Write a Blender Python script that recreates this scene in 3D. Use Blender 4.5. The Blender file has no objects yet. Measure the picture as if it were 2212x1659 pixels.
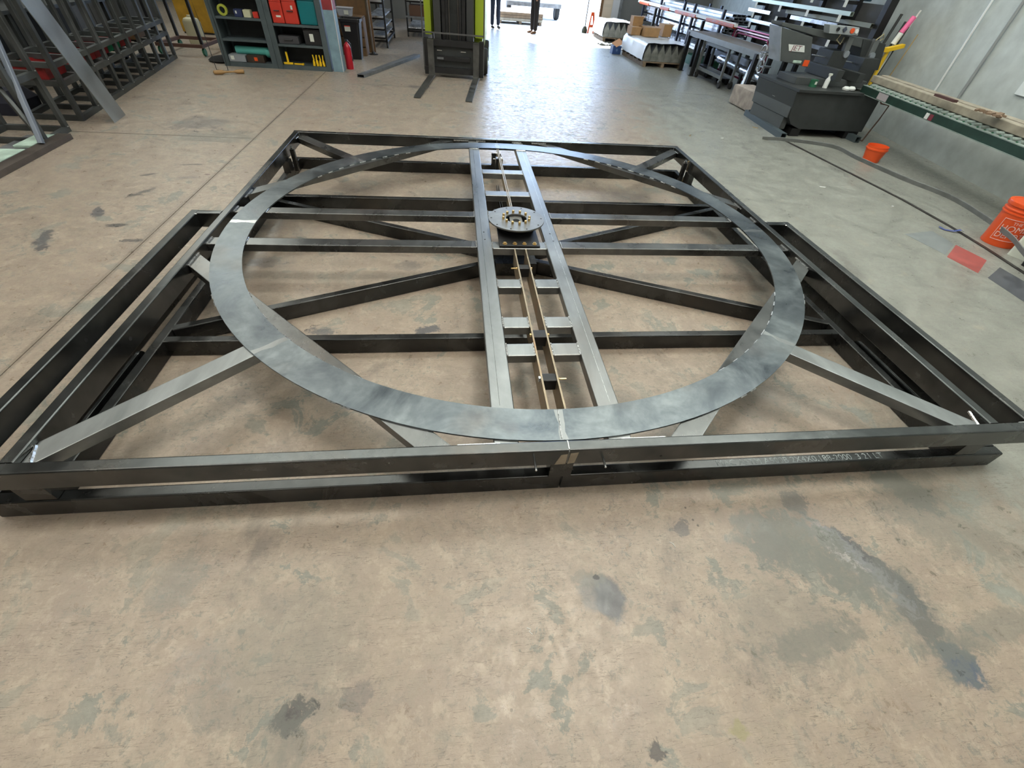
import bpy, bmesh, math, random
from mathutils import Vector, Matrix
random.seed(7)
IN = 0.0254
R_ = math.radians
# ---------------------------------------------------------------- camera, world, lights, exposure
scn = bpy.context.scene
COL = scn.collection
cam_d = bpy.data.cameras.new('camera')
cam_d.sensor_width = 36.0
cam_d.lens = 922.3 / 2212 * 36.0
cam_d.clip_start = 0.02; cam_d.clip_end = 200
cam = bpy.data.objects.new('camera', cam_d); COL.objects.link(cam)
_r = Vector((0.99317485, -0.09774244, 0.06364065)); _u = Vector((0.0242502, 0.70676356, 0.70703408)); _f = Vector((0.11408613, 0.70066517, -0.70431007))
m3 = Matrix((_r, _u, -_f)).transposed()
cam.matrix_world = Matrix.Translation(Vector((-16.1476, -119.5616, 66.1696)) * IN) @ m3.to_4x4()
scn.camera = cam
scn.view_settings.view_transform = 'Standard'
scn.view_settings.look = 'None'
scn.view_settings.gamma = 1.0
scn.view_settings.use_curve_mapping = False
scn.view_settings.exposure = 0.25

wd = bpy.data.worlds.new('world'); scn.world = wd; wd.use_nodes = True
bg = wd.node_tree.nodes['Background']
bg.inputs[0].default_value = (0.52, 0.70, 1.0, 1); bg.inputs[1].default_value = 9

def sun(direction, strength, ang=1.0, col=(1, 0.96, 0.9)):
    d = bpy.data.lights.new('sun', 'SUN'); d.energy = strength; d.angle = R_(ang); d.color = col
    o = bpy.data.objects.new('sun', d); COL.objects.link(o)
    o.rotation_euler = Vector(direction).to_track_quat('-Z', 'Y').to_euler(); o.location = (2, 20, 12)
sun((0.35, -1, -1.05), 14)

def area(name, loc, size, power, direction=(0, 0, -1), col=(1, 1, 1), portal=False):
    d = bpy.data.lights.new(name, 'AREA'); d.shape = 'RECTANGLE'; d.size = size[0] * IN; d.size_y = size[1] * IN
    d.energy = power; d.color = col
    if portal: d.cycles.is_portal = True
    o = bpy.data.objects.new(name, d); COL.objects.link(o); o.location = Vector(loc) * IN
    o.rotation_euler = Vector(direction).to_track_quat('-Z', 'Y').to_euler()
    return o
area('door_portal', (110, 652, 90), (196, 176), 1, (0, -1, 0), portal=True)
LAMPS = [(30, -62, 120), (-190, -40, 70), (-170, 190, 18), (185, 20, 55), (190, 230, 30), (60, -230, 80), (-160, -230, 60)]
for lx, ly, pw in LAMPS:
    area('ceiling_lamp', (lx, ly, 213), (60, 26), pw*.75, col=(1.0, 0.94, 0.82) if lx < 100 else (.93, 1.0, .95))
    area('added_uplight', (lx, ly, 222), (60, 26), pw*1.1, (0, 0, 1), col=(1.0, 0.96, 0.88))  # unseen upward light, added to brighten the ceiling that the steel tops reflect
# two translucent roof strips (skylights) over the hall
SKY = [(0, 78, 480, 44, 230), (40, 220, 36, 220, 80), (-290, 400, 80, 220, 190)]
for lx, ly, sx_, sy_, pw in SKY: area('roof_light', (lx, ly, 236), (sx_, sy_), pw, col=(.96, 1.0, .92))

# ---------------------------------------------------------------- helpers
class MB:
    def __init__(s): s.bm = bmesh.new()
    def box(s, x0, x1, y0, y1, z0, z1):
        v = [s.bm.verts.new(Vector(p) * IN) for p in ((x0,y0,z0),(x1,y0,z0),(x1,y1,z0),(x0,y1,z0),(x0,y0,z1),(x1,y0,z1),(x1,y1,z1),(x0,y1,z1))]
        for f in ((0,3,2,1),(4,5,6,7),(0,1,5,4),(1,2,6,5),(2,3,7,6),(3,0,4,7)): s.bm.faces.new([v[i] for i in f])
        return s
    def obox(s, c, d, rz=0, rx=0, ry=0):
        M = Matrix.Translation(Vector(c)) @ Matrix.Rotation(R_(rz), 4, 'Z') @ Matrix.Rotation(R_(ry), 4, 'Y') @ Matrix.Rotation(R_(rx), 4, 'X')
        v = []
        for k in (-1, 1):
            for (i, j) in ((-1,-1),(1,-1),(1,1),(-1,1)):
                v.append(s.bm.verts.new((M @ Vector((i*d[0]/2, j*d[1]/2, k*d[2]/2))) * IN))
        for f in ((0,3,2,1),(4,5,6,7),(0,1,5,4),(1,2,6,5),(2,3,7,6),(3,0,4,7)): s.bm.faces.new([v[i] for i in f])
        return s
    def frame(s, a, b, up=(0, 0, 1)):
        t = (Vector(b) - Vector(a)).normalized(); u = Vector(up)
        if abs(t.dot(u)) > 0.98: u = Vector((0, 1, 0))
        n = t.cross(u).normalized(); return t, n, n.cross(t).normalized()
    def sweep(s, sec, path, closed=False, up=(0, 0, 1), caps=True):
        P = [Vector(p) for p in path]; rings = []; n_ = len(P)
        for i, p in enumerate(P):
            if closed: a, b = P[i-1], P[(i+1) % n_]
            else: a, b = P[max(i-1, 0)], P[min(i+1, n_-1)]
            t, n, w = s.frame(a, b, up)
            rings.append([s.bm.verts.new((p + n*x + w*y) * IN) for x, y in sec])
        m = len(sec)
        for i in range(n_ if closed else n_-1):
            A, B = rings[i], rings[(i+1) % n_]
            for j in range(m): s.bm.faces.new((A[j], A[(j+1) % m], B[(j+1) % m], B[j]))
        if caps and not closed:
            s.bm.faces.new(rings[0][::-1]); s.bm.faces.new(rings[-1])
        return s
    def rtube(s, a, b, w, h, r=0.3, up=(0, 0, 1), seg=3):
        sec = []
        for cx, cy, a0 in ((w/2-r, h/2-r, 0), (-w/2+r, h/2-r, 90), (-w/2+r, -h/2+r, 180), (w/2-r, -h/2+r, 270)):
            for k in range(seg+1):
                q = R_(a0 + 90*k/seg); sec.append((cx + r*math.cos(q), cy + r*math.sin(q)))
        return s.sweep(sec, (a, b), up=up)
    def hollow(s, a, b, w, h, t=0.2, up=(0, 0, 1)):
        T, n, u = s.frame(a, b, up); a = Vector(a); b = Vector(b)
        rings = []
        for p in (a, b):
            for k in (0, 1):
                W, H = w/2 - t*k, h/2 - t*k
                rings.append([s.bm.verts.new((p + n*x + u*y) * IN) for x, y in ((W,H),(-W,H),(-W,-H),(W,-H))])
        A, Ai, B, Bi = rings
        for j in range(4):
            k = (j+1) % 4
            s.bm.faces.new((A[j], A[k], B[k], B[j])); s.bm.faces.new((Ai[k], Ai[j], Bi[j], Bi[k]))
            s.bm.faces.new((A[k], A[j], Ai[j], Ai[k])); s.bm.faces.new((B[j], B[k], Bi[k], Bi[j]))
        return s
    def tube(s, path, r, n=10, caps=True, closed=False):
        if len(path) == 2 or not isinstance(r, (list, tuple)):
            sec = [(r*math.cos(2*math.pi*k/n), r*math.sin(2*math.pi*k/n)) for k in range(n)]
            return s.sweep(sec, path, caps=caps, closed=closed)
    def lathe(s, prof, c=(0, 0, 0), n=24, axis='Z', close=False):
        rings = []
        for r, z in prof:
            ring = []
            for k in range(n):
                q = 2*math.pi*k/n; x, y = r*math.cos(q), r*math.sin(q)
                p = {'Z': (x, y, z), 'X': (z, x, y), 'Y': (y, z, x)}[axis]
                ring.append(s.bm.verts.new((Vector(c) + Vector(p)) * IN))
            rings.append(ring)
        for A, B in zip(rings, rings[1:] + ([rings[0]] if close else [])):
            for k in range(n): s.bm.faces.new((A[k], A[(k+1) % n], B[(k+1) % n], B[k]))
        if not close:
            if prof[0][0] > 1e-6: s.bm.faces.new(rings[0][::-1])
            if prof[-1][0] > 1e-6: s.bm.faces.new(rings[-1])
        return s
    def prism(s, poly, lo, hi, axis='Z'):
        def mk(p, h): return {'Z': (p[0], p[1], h), 'Y': (p[0], h, p[1]), 'X': (h, p[0], p[1])}[axis]
        A = [s.bm.verts.new(Vector(mk(p, lo)) * IN) for p in poly]; B = [s.bm.verts.new(Vector(mk(p, hi)) * IN) for p in poly]
        n = len(poly); s.bm.faces.new(A[::-1]); s.bm.faces.new(B)
        for k in range(n): s.bm.faces.new((A[k], A[(k+1) % n], B[(k+1) % n], B[k]))
        return s
    def build(s, name, mat, parent=None, bevel=0, smooth=True, ang=35, kind=None, label=None):
        bm = s.bm
        bmesh.ops.remove_doubles(bm, verts=bm.verts, dist=1e-6)
        if bevel:
            es = [e for e in bm.edges if len(e.link_faces) == 2 and e.calc_face_angle(0) > 0.5]
            bmesh.ops.bevel(bm, geom=es, offset=bevel*IN, segments=2, profile=0.7, affect='EDGES', clamp_overlap=True)
        bmesh.ops.recalc_face_normals(bm, faces=bm.faces)
        me = bpy.data.meshes.new(name); bm.to_mesh(me); bm.free()
        me.materials.append(mat)
        if smooth:
            me.polygons.foreach_set('use_smooth', [True]*len(me.polygons)); me.set_sharp_from_angle(angle=R_(ang))
        o = bpy.data.objects.new(name, me); COL.objects.link(o)
        if smooth:
            wn = o.modifiers.new('wn', 'WEIGHTED_NORMAL'); wn.keep_sharp = True; wn.weight = 100
        if parent is not None: o.parent = parent
        if kind: o['kind'] = kind
        if label: o['label'] = label
        return o

def tag(o, label, cat, group=None):
    o['label'] = label; o['category'] = cat
    if group: o['group'] = group
    return o
def thing(name, label, cat, loc=(0, 0, 0), rz=0, group=None):
    o = bpy.data.objects.new(name, None); COL.objects.link(o); o.empty_display_size = 0.1
    o.location = Vector(loc) * IN; o.rotation_euler = (0, 0, R_(rz)); return tag(o, label, cat, group)
def dup(root, loc, rz=0, label=None, group=None, scale=None):
    def cp(o, par):
        c = o.copy(); COL.objects.link(c)
        if par is not None: c.parent = par
        for ch in list(o.children): cp(ch, c)
        return c
    r = cp(root, None); r.location = Vector(loc) * IN; r.rotation_euler = (0, 0, R_(rz))
    if scale: r.scale = scale
    if label: r['label'] = label
    if group: r['group'] = group
    return r
def copy_part(o, loc, rot=(0, 0, 0), parent=None):
    c = o.copy(); COL.objects.link(c); c.location = Vector(loc) * IN; c.rotation_euler = rot
    c.parent = parent if parent is not None else o.parent
    return c
def text_bm(txt, size, thick=0.0):
    cu = bpy.data.curves.new('t', 'FONT'); cu.body = txt; cu.size = size; cu.extrude = thick; cu.align_x = 'CENTER'; cu.align_y = 'CENTER'
    o = bpy.data.objects.new('t', cu); COL.objects.link(o)
    dg = bpy.context.evaluated_depsgraph_get(); me = bpy.data.meshes.new_from_object(o.evaluated_get(dg))
    bm = bmesh.new(); bm.from_mesh(me); bpy.data.objects.remove(o); bpy.data.meshes.remove(me)
    return bm
def text_part(name, txt, size, M, mat, parent, warp=None):
    """M maps text plane (inches) to parent's inches"""
    bm = text_bm(txt, size)
    for v in bm.verts:
        p = Vector(v.co)
        p = warp(p) if warp else M @ p
        v.co = p * IN
    mb = MB(); mb.bm.free(); mb.bm = bm
    return mb.build(name, mat, parent, smooth=False)
def skinned(name, verts, edges, radii, mat, parent=None, sub=1, root=0):
    me = bpy.data.meshes.new('sk'); me.from_pydata([Vector(v) * IN for v in verts], edges, [])
    o = bpy.data.objects.new('sk', me); COL.objects.link(o)
    md = o.modifiers.new('s', 'SKIN'); md.use_smooth_shade = True
    for i, r in enumerate(radii):
        r = r if isinstance(r, tuple) else (r, r)
        me.skin_vertices[0].data[i].radius = (r[0]*IN, r[1]*IN)
    me.skin_vertices[0].data[root].use_root = True
    sm = o.modifiers.new('u', 'SUBSURF'); sm.levels = sub; sm.render_levels = sub
    dg = bpy.context.evaluated_depsgraph_get(); m2 = bpy.data.meshes.new_from_object(o.evaluated_get(dg))
    bpy.data.objects.remove(o)
    m2.name = name; m2.materials.clear(); m2.materials.append(mat)
    m2.polygons.foreach_set('use_smooth', [True]*len(m2.polygons))
    r = bpy.data.objects.new(name, m2); COL.objects.link(r)
    if parent is not None: r.parent = parent
    return r

# ---------------------------------------------------------------- materials
def mat(name, col, rough=0.5, metal=0.0, emit=0, bump=0, nscale=8, var=0.0, alpha=None, spec=None, trans=0):
    m = bpy.data.materials.new(name); m.use_nodes = True; nt = m.node_tree; b = nt.nodes['Principled BSDF']
    b.inputs['Base Color'].default_value = (*col, 1); b.inputs['Roughness'].default_value = rough; b.inputs['Metallic'].default_value = metal
    if spec is not None: b.inputs['Specular IOR Level'].default_value = spec
    if trans: b.inputs['Transmission Weight'].default_value = trans
    if emit: b.inputs['Emission Color'].default_value = (*col, 1); b.inputs['Emission Strength'].default_value = emit
    if var or bump:
        tc = nt.nodes.new('ShaderNodeTexCoord'); n = nt.nodes.new('ShaderNodeTexNoise'); n.inputs['Scale'].default_value = nscale; n.inputs['Detail'].default_value = 6
        nt.links.new(tc.outputs['Object'], n.inputs['Vector'])
        if var:
            mx = nt.nodes.new('ShaderNodeMix'); mx.data_type = 'RGBA'
            mx.inputs[6].default_value = (*[c*(1-var) for c in col], 1); mx.inputs[7].default_value = (*[min(1, c*(1+var)) for c in col], 1)
            cr = nt.nodes.new('ShaderNodeMapRange'); cr.inputs[1].default_value = .3; cr.inputs[2].default_value = .7
            nt.links.new(n.outputs[0], cr.inputs[0]); nt.links.new(cr.outputs[0], mx.inputs[0]); nt.links.new(mx.outputs[2], b.inputs['Base Color'])
            mr = nt.nodes.new('ShaderNodeMapRange'); mr.inputs[1].default_value = .3; mr.inputs[2].default_value = .7
            mr.inputs[3].default_value = max(0.05, rough-.08); mr.inputs[4].default_value = min(1, rough+.1)
            nt.links.new(n.outputs[0], mr.inputs[0]); nt.links.new(mr.outputs[0], b.inputs['Roughness'])
        if bump:
            bp = nt.nodes.new('ShaderNodeBump'); bp.inputs['Strength'].default_value = bump; bp.inputs['Distance'].default_value = 0.002
            nt.links.new(n.outputs[0], bp.inputs['Height']); nt.links.new(bp.outputs[0], b.inputs['Normal'])
    return m

def steel(name, c1, c2, c3, rough=(0.28, 0.5), scale=3.0, stretch=(1, 1, 1), metal=0.9, bump=0.03):
    """mill-scale steel: two tones in cloudy patches, fine streaks, small rusty film"""
    m = bpy.data.materials.new(name); m.use_nodes = True; nt = m.node_tree; b = nt.nodes['Principled BSDF']; L = nt.links.new
    tc = nt.nodes.new('ShaderNodeTexCoord'); mp = nt.nodes.new('ShaderNodeMapping'); mp.inputs['Scale'].default_value = stretch; L(tc.outputs['Object'], mp.inputs[0])
    n1 = nt.nodes.new('ShaderNodeTexNoise'); n1.inputs['Scale'].default_value = scale; n1.inputs['Detail'].default_value = 8; n1.inputs['Roughness'].default_value = .62; n1.inputs['Distortion'].default_value = .6
    n2 = nt.nodes.new('ShaderNodeTexNoise'); n2.inputs['Scale'].default_value = scale*6; n2.inputs['Detail'].default_value = 5
    n3 = nt.nodes.new('ShaderNodeTexNoise'); n3.inputs['Scale'].default_value = scale*.7; n3.inputs['Detail'].default_value = 4
    for n in (n1, n2): L(mp.outputs[0], n.inputs['Vector'])
    L(tc.outputs['Object'], n3.inputs['Vector'])
    def rng(src, a, bb, c=0, d=1):
        r = nt.nodes.new('ShaderNodeMapRange'); r.inputs[1].default_value = a; r.inputs[2].default_value = bb; r.inputs[3].default_value = c; r.inputs[4].default_value = d; L(src, r.inputs[0]); return r.outputs[0]
    def mix(f, A, B):
        x = nt.nodes.new('ShaderNodeMix'); x.data_type = 'RGBA'; L(f, x.inputs[0])
        for i, v in ((6, A), (7, B)):
            if isinstance(v, tuple): x.inputs[i].default_value = (*v, 1)
            else: L(v, x.inputs[i])
        return x.outputs[2]
    c = mix(rng(n1.outputs[0], .36, .64), c1, c2)
    c = mix(rng(n3.outputs[0], .56, .72, 0, .55), c, c3)
    d = mix(rng(n2.outputs[0], .35, .65, 0, .35), c, c1)
    L(d, b.inputs['Base Color']); b.inputs['Metallic'].default_value = metal
    L(rng(n1.outputs[0], .3, .7, rough[0], rough[1]), b.inputs['Roughness'])
    bp = nt.nodes.new('ShaderNodeBump'); bp.inputs['Strength'].default_value = bump; bp.inputs['Distance'].default_value = .001; L(n2.outputs[0], bp.inputs['Height']); L(bp.outputs[0], b.inputs['Normal'])
    return m
M_TUBE = steel('mill_scale_steel', (.06, .064, .065), (.125, .13, .128), (.12, .10, .085), (.15, .32), 3)
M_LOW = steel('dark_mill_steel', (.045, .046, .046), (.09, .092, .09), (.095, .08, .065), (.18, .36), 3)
M_BEAM = steel('brushed_mill_steel', (.19, .2, .2), (.36, .375, .375), (.27, .25, .23), (.26, .42), 3, (1, .3, 1))
M_RING = steel('blue_grey_plate', (.085, .10, .115), (.25, .28, .29), (.17, .15, .135), (.24, .42), 3.2)
M_CUT = steel('cut_plate_edge', (.22, .2, .15), (.34, .3, .22), (.4, .27, .14), (.4, .6), 10)
M_RUST = steel('rusty_bar_edge', (.3, .25, .18), (.45, .37, .26), (.42, .22, .1), (.35, .6), 14)
M_MID = steel('mid_mill_steel', (.11, .113, .112), (.21, .215, .21), (.19, .165, .14), (.2, .38), 3, (1, .6, 1))
M_WELD = mat('bright_weld', (.62, .63, .63), .3, .9, var=.3, bump=.6, nscale=90)
M_BLKM = mat('black_painted_steel', (.011, .011, .012), .45, .1, var=.3)
M_ZINC = mat('zinc_bolt', (.6, .62, .63), .25, 1)
M_BRASS = mat('yellow_zinc_bolt', (.72, .52, .24), .3, 1)
M_DISC = steel('ground_plate', (.20, .20, .19), (.30, .30, .285), (.26, .24, .2), (.32, .48), 5)
M_HOLE = mat('hole_black', (.004, .004, .004), .9)
M_GREY = mat('grey_steel', (.20, .21, .22), .45, .6, var=.3)
M_RACK = mat('raw_rack_steel', (.085, .092, .092), .45, .6, var=.35, nscale=4)
M_GRN = mat('pale_green_paint', (.42, .55, .47), .55, 0, var=.3)
M_DGRN = mat('dark_green_paint', (.02, .12, .06), .45, .1, var=.3)
M_WHITE = mat('white_print', (.72, .74, .72), .6)
M_CHALK = mat('pale_stencil_ink', (.24, .27, .27), .7, var=.5, nscale=30)

# ---------------------------------------------------------------- floor
def floor_material():
    m = bpy.data.materials.new('worn_concrete'); m.use_nodes = True; nt = m.node_tree; b = nt.nodes['Principled BSDF']; L = nt.links.new
    tc = nt.nodes.new('ShaderNodeTexCoord'); P = tc.outputs['Object']
    def noise(scale, det=6, rough=.6, dist=0, vec=None):
        n = nt.nodes.new('ShaderNodeTexNoise'); n.inputs['Scale'].default_value = scale; n.inputs['Detail'].default_value = det; n.inputs['Roughness'].default_value = rough; n.inputs['Distortion'].default_value = dist
        L(vec or P, n.inputs['Vector']); return n.outputs[0]
    def rng(src, a, bb, c=0, d=1):
        r = nt.nodes.new('ShaderNodeMapRange'); r.inputs[1].default_value = a; r.inputs[2].default_value = bb; r.inputs[3].default_value = c; r.inputs[4].default_value = d; L(src, r.inputs[0]); return r.outputs[0]
    def mth(op, A, B=None):
        x = nt.nodes.new('ShaderNodeMath'); x.operation = op
        for i, v in enumerate((A, B)):
            if v is None: continue
            if isinstance(v, (int, float)): x.inputs[i].default_value = v
            else: L(v, x.inputs[i])
        return x.outputs[0]
    def mix(f, A, B):
        x = nt.nodes.new('ShaderNodeMix'); x.data_type = 'RGBA'
        if isinstance(f, (int, float)): x.inputs[0].default_value = f
        else: L(f, x.inputs[0])
        for i, v in ((6, A), (7, B)):
            if isinstance(v, tuple): x.inputs[i].default_value = (*v, 1)
            else: L(v, x.inputs[i])
        return x.outputs[2]
    sx = nt.nodes.new('ShaderNodeSeparateXYZ'); L(P, sx.inputs[0])
    big = noise(1.1, 5); mid = noise(4.2, 10, .7, .5); fine = noise(19, 9, .75, .5); grain = noise(85, 4, .7)
    tan = mix(rng(mid, .35, .65), TAN1, TAN2)
    tan = mix(rng(fine, .44, .56, 0, .6), tan, TAN3)
    vor = nt.nodes.new('ShaderNodeTexNoise'); vor.inputs['Scale'].default_value = 9; vor.inputs['Detail'].default_value = 10; vor.inputs['Roughness'].default_value = .8; L(P, vor.inputs['Vector'])
    tan = mix(rng(vor.outputs[0], .53, .57, 0, .42), tan, (.27, .235, .185)); tan = mix(rng(vor.outputs[0], .46, .42, 0, .35), tan, (.46, .39, .30))
    grey = mix(rng(mid, .3, .7), GRY1, GRY2)
    patch = mth('ADD', rng(mid, .53, .60), rng(fine, .5, .7, -.35, .35))
    patch = mth('MULTIPLY', rng(patch, .2, .55), rng(big, .40, .54, .3, .9))
    c = mix(patch, tan, grey)
    # small worn flecks everywhere, denser in places
    fl = noise(30, 8, .8, .6); c = mix(mth('MULTIPLY', rng(fl, .545, .585), rng(noise(1.7, 4), .42, .6, .12, .75)), c, (.17, .172, .15))
    fl2 = noise(46, 6, .75); c = mix(rng(fl2, .60, .66, 0, .45), c, (.10, .09, .075)); c = mix(rng(fl2, .36, .31, 0, .3), c, (.5, .43, .35))
    # the bay along the right wall has a greener-grey coat
    gx = mth('ADD', sx.outputs[0], mth('MULTIPLY', rng(mid, .3, .7, -1, 1), .35))
    gx = mth('ADD', gx, mth('MULTIPLY', rng(sx.outputs[1], 1.5, 6.5, 0, 1), -1.0))
    gx = rng(gx, 1.7, 2.35, 0, .92)
    grey2 = mix(rng(mid, .32, .66), GRG1, GRG2)
    c = mix(gx, c, grey2)
    # dark tyre / grinding marks
    mp = nt.nodes.new('ShaderNodeMapping'); mp.inputs['Scale'].default_value = (1, .55, 1); mp.inputs['Rotation'].default_value = (0, 0, .5); mp.inputs['Location'].default_value = (3.1, 1.7, 0); L(P, mp.inputs[0])
    blot = noise(2.1, 7, .7, .5, mp.outputs[0])
    c = mix(rng(blot, .60, .70, 0, .5), c, DRK)
    # pale scuffs
    mp2 = nt.nodes.new('ShaderNodeMapping'); mp2.inputs['Scale'].default_value = (1, 1, 1); mp2.inputs['Location'].default_value = (7.3, 4.4, 0); L(P, mp2.inputs[0])
    sc = noise(5.5, 9, .72, .2, mp2.outputs[0]); c = mix(rng(sc, .58, .7, 0, .35), c, PALE)
    # fine random scratches: thin iso-lines of warped noise
    for k, (rot, st, s) in enumerate(((.4, (1, 9, 1), 5), (1.9, (1, 12, 1), 4), (2.7, (1, 8, 1), 7), (1.2, (1, 14, 1), 3.3), (.05, (1, 11, 1), 6))):
        q = nt.nodes.new('ShaderNodeMapping'); q.inputs['Rotation'].default_value = (0, 0, rot); q.inputs['Scale'].default_value = st; L(P, q.inputs[0])
        n = noise(s, 3, .5, .2, q.outputs[0]); a = mth('ABSOLUTE', mth('SUBTRACT', n, .5)); l = rng(a, .0012, .006, 1, 0)
        l = mth('MULTIPLY', l, rng(noise(2.5 + k, 3), .47, .6, 0, .5)); c = mix(l, c, (.075, .06, .048))
    # specks
    vo = nt.nodes.new('ShaderNodeTexVoronoi'); vo.inputs['Scale'].default_value = 9; L(P, vo.inputs['Vector'])
    sp = mth('MULTIPLY', rng(vo.outputs['Distance'], .03, .06, 1, 0), rng(big, .4, .55, 0, .8)); c = mix(sp, c, (.05, .045, .04))
    # individual stains that the photograph shows, each with ragged edges
    rag = mth('ADD', rng(fine, .3, .7, -.5, .5), rng(mid, .3, .7, -.35, .35))
    for (x, y, rx, ry, rot, k, col, *rf) in STAINS:
        v = nt.nodes.new('ShaderNodeMapping'); v.vector_type = 'TEXTURE'; v.inputs['Location'].default_value = (x*IN, y*IN, 0); v.inputs['Rotation'].default_value = (0, 0, rot); v.inputs['Scale'].default_value = (rx*IN, ry*IN, 1000); L(P, v.inputs[0])
        ln = nt.nodes.new('ShaderNodeVectorMath'); ln.operation = 'LENGTH'; L(v.outputs[0], ln.inputs[0])
        f = rng(mth('ADD', ln.outputs['Value'], mth('MULTIPLY', rag, rf[0] if rf else 1.5)), .8, 1.12, k, 0); c = mix(f, c, col)
    c = mix(rng(grain, .3, .7, 0, .25), c, mix(.5, c, (.05, .045, .04)))
    L(c, b.inputs['Base Color'])
    rg = mth('ADD', rng(mid, .3, .7, .28, .46), rng(fine, .4, .6, -.07, .14)); L(rg, b.inputs['Roughness'])
    b.inputs['Specular IOR Level'].default_value = .55
    bp = nt.nodes.new('ShaderNodeBump'); bp.inputs['Strength'].default_value = .5; bp.inputs['Distance'].default_value = .0025
    L(mth('ADD', mth('MULTIPLY', mid, .5), mth('MULTIPLY', fine, .8)), bp.inputs['Height']); L(bp.outputs[0], b.inputs['Normal'])
    return m
TAN1 = (.27, .215, .172); TAN2 = (.395, .328, .255); TAN3 = (.30, .245, .20)
GRY1 = (.14, .148, .13); GRY2 = (.22, .225, .195)
GRG1 = (.20, .21, .185); GRG2 = (.30, .31, .275)
DRK = (.10, .095, .085); PALE = (.47, .40, .31)
random.seed(11)
_d = (.045, .045, .047); _b = (.07, .075, .085); _g = (.15, .155, .135)
STAINS = [(4.6, -98.9, 2.3, 3.3, .1, .9, (.09, .1, .11), .35), (2.8, -98.2, 2.6, 2.8, 0, .6, (.16, .17, .175), .5), (2.2, -96, 2.6, 1.6, 0, .5, _g), (-109, 28, 1.0, 150, 0, .5, (.15, .125, .1), .5), (-180, 110, 75, .9, 0, .45, (.15, .125, .1), .5), (-109, 190, .9, 90, 0, .4, (.15, .125, .1), .5), (3.4, -95.9, .5, .5, 0, .9, _d), (-37.9, -109.1, 2.2, 1.6, .3, .9, _d), (-38.5, -112, 3, 4, .2, .35, _g), (5.8, -116.5, 1.2, 1, 0, .8, _d),
    (-49, -34.2, 3, 1.7, 0, .7, _b), (-71.6, -1.6, 4.2, 3, 0, .5, _b), (-31.6, -3.6, 3.6, 2.6, 0, .4, _b), (-24.4, -34.1, 3.2, 1.6, .3, .85, _b), (49.5, -97.5, 2.2, 7.5, .5, .9, _b, 1.3), (51, -105.5, 2.6, 4.5, .1, .75, _b, 1.4), (52.6, -111.5, 2.6, 3, .3, .85, (.05, .085, .13), 1.0), (46.5, -96.5, 2.6, 8, .5, .5, (.33, .35, .37), 1.3), (50, -104, 5.5, 10, .3, .5, _g), (35, -93, 4, 3, 0, .5, _b), (38, -94, 10, 6, -.7, .75, _g), (44, -99, 6, 4, -.9, .7, _g), (34, -107, 8, 2, .1, .55, _g), (60, -108, 12, 2, .15, .5, _g), (43, -85.5, 2.4, 2.2, 0, .6, _b), (66, -84, 3, 6, .6, .8, _g), (20, -89, 1.6, 1.6, 0, .6, _b),
    (-57.9, -92, 3.5, 4, .4, .45, _g), (-30.3, -107.7, 1.6, 1.6, 0, .35, _b), (68, -88, 9, 12, .5, .5, _g), (40, -88, 7, 4, 1, .4, _g), (17, -115.7, 1.2, 1, 0, .5, (.25, .24, .1)), (-131, 28, 1.6, 5, .5, .8, _b), (-136, 10, 2, 8, .45, .8, _b), (-126, 46, 1.4, 4.5, -.5, .7, _d), (-121, 20, 3.4, 1.1, .1, .75, _d), (-132, 62, 3, 1, .6, .7, _d), (-118, 60, 3.2, 1.4, .2, .4, _b), (-112, 64, 1, .6, 0, .9, (.1, .05, .05)), (-113, 10, 3, .8, .1, .7, _d), (-122, 74, 4, .8, .2, .6, _d),
    (-126, 110, 18, 8, .2, .55, _g), (-140, 130, 14, 10, .2, .45, _b), (-40, 235, 9, 5, 0, .5, _b), (-70, 235, 10, 3, 0, .35, _g), (-100, 190, 12, 5, 0, .3, _g), (18, -60, 3, 3, 0, .3, _g), (-40, -103, 9, 10, 0, .3, _g), (30, -105, 9, 7, 0, .32, _g), (48, -60, 9, 6, -.6, .4, _g), (30, -68, 6, 5, -.4, .35, _g),
    (70, 60, 9, 4, .2, .3, _g), (-60, 30, 16, 6, 0, .35, _g), (-20, 50, 12, 8, 0, .4, _g), (35, 46, 14, 6, 0, .4, _g), (140, 250, 4, 3, 0, .5, _g), (15, 290, 9, 4, 0, .35, _b)]
M_FLOOR = floor_material()
M_JOINT = mat('joint_dirt', (.12, .10, .08), .9)
floor = MB().box(-420, 420, -330, 640, -5, -.35).build('floor', M_JOINT, smooth=False, kind='structure')
for (x0, x1, y0, y1) in ((-420, -109.1, -330, 109.8), (-420, -109.1, 110.1, 263), (-420, -109.1, 263.3, 640), (-108.85, 420, -330, 263), (-108.85, 420, 263.3, 640)):
    MB().box(x0, x1, y0, y1, -.35, 0).build('slab', M_FLOOR, floor, smooth=False)
M_APRON = mat('sunlit_concrete', (.6, .6, .57), .8, var=.15, nscale=2)
MB().box(-500, 900, 640.2, 1600, -5, -.1).build('floor_outside', M_APRON, smooth=False, kind='structure')

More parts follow.
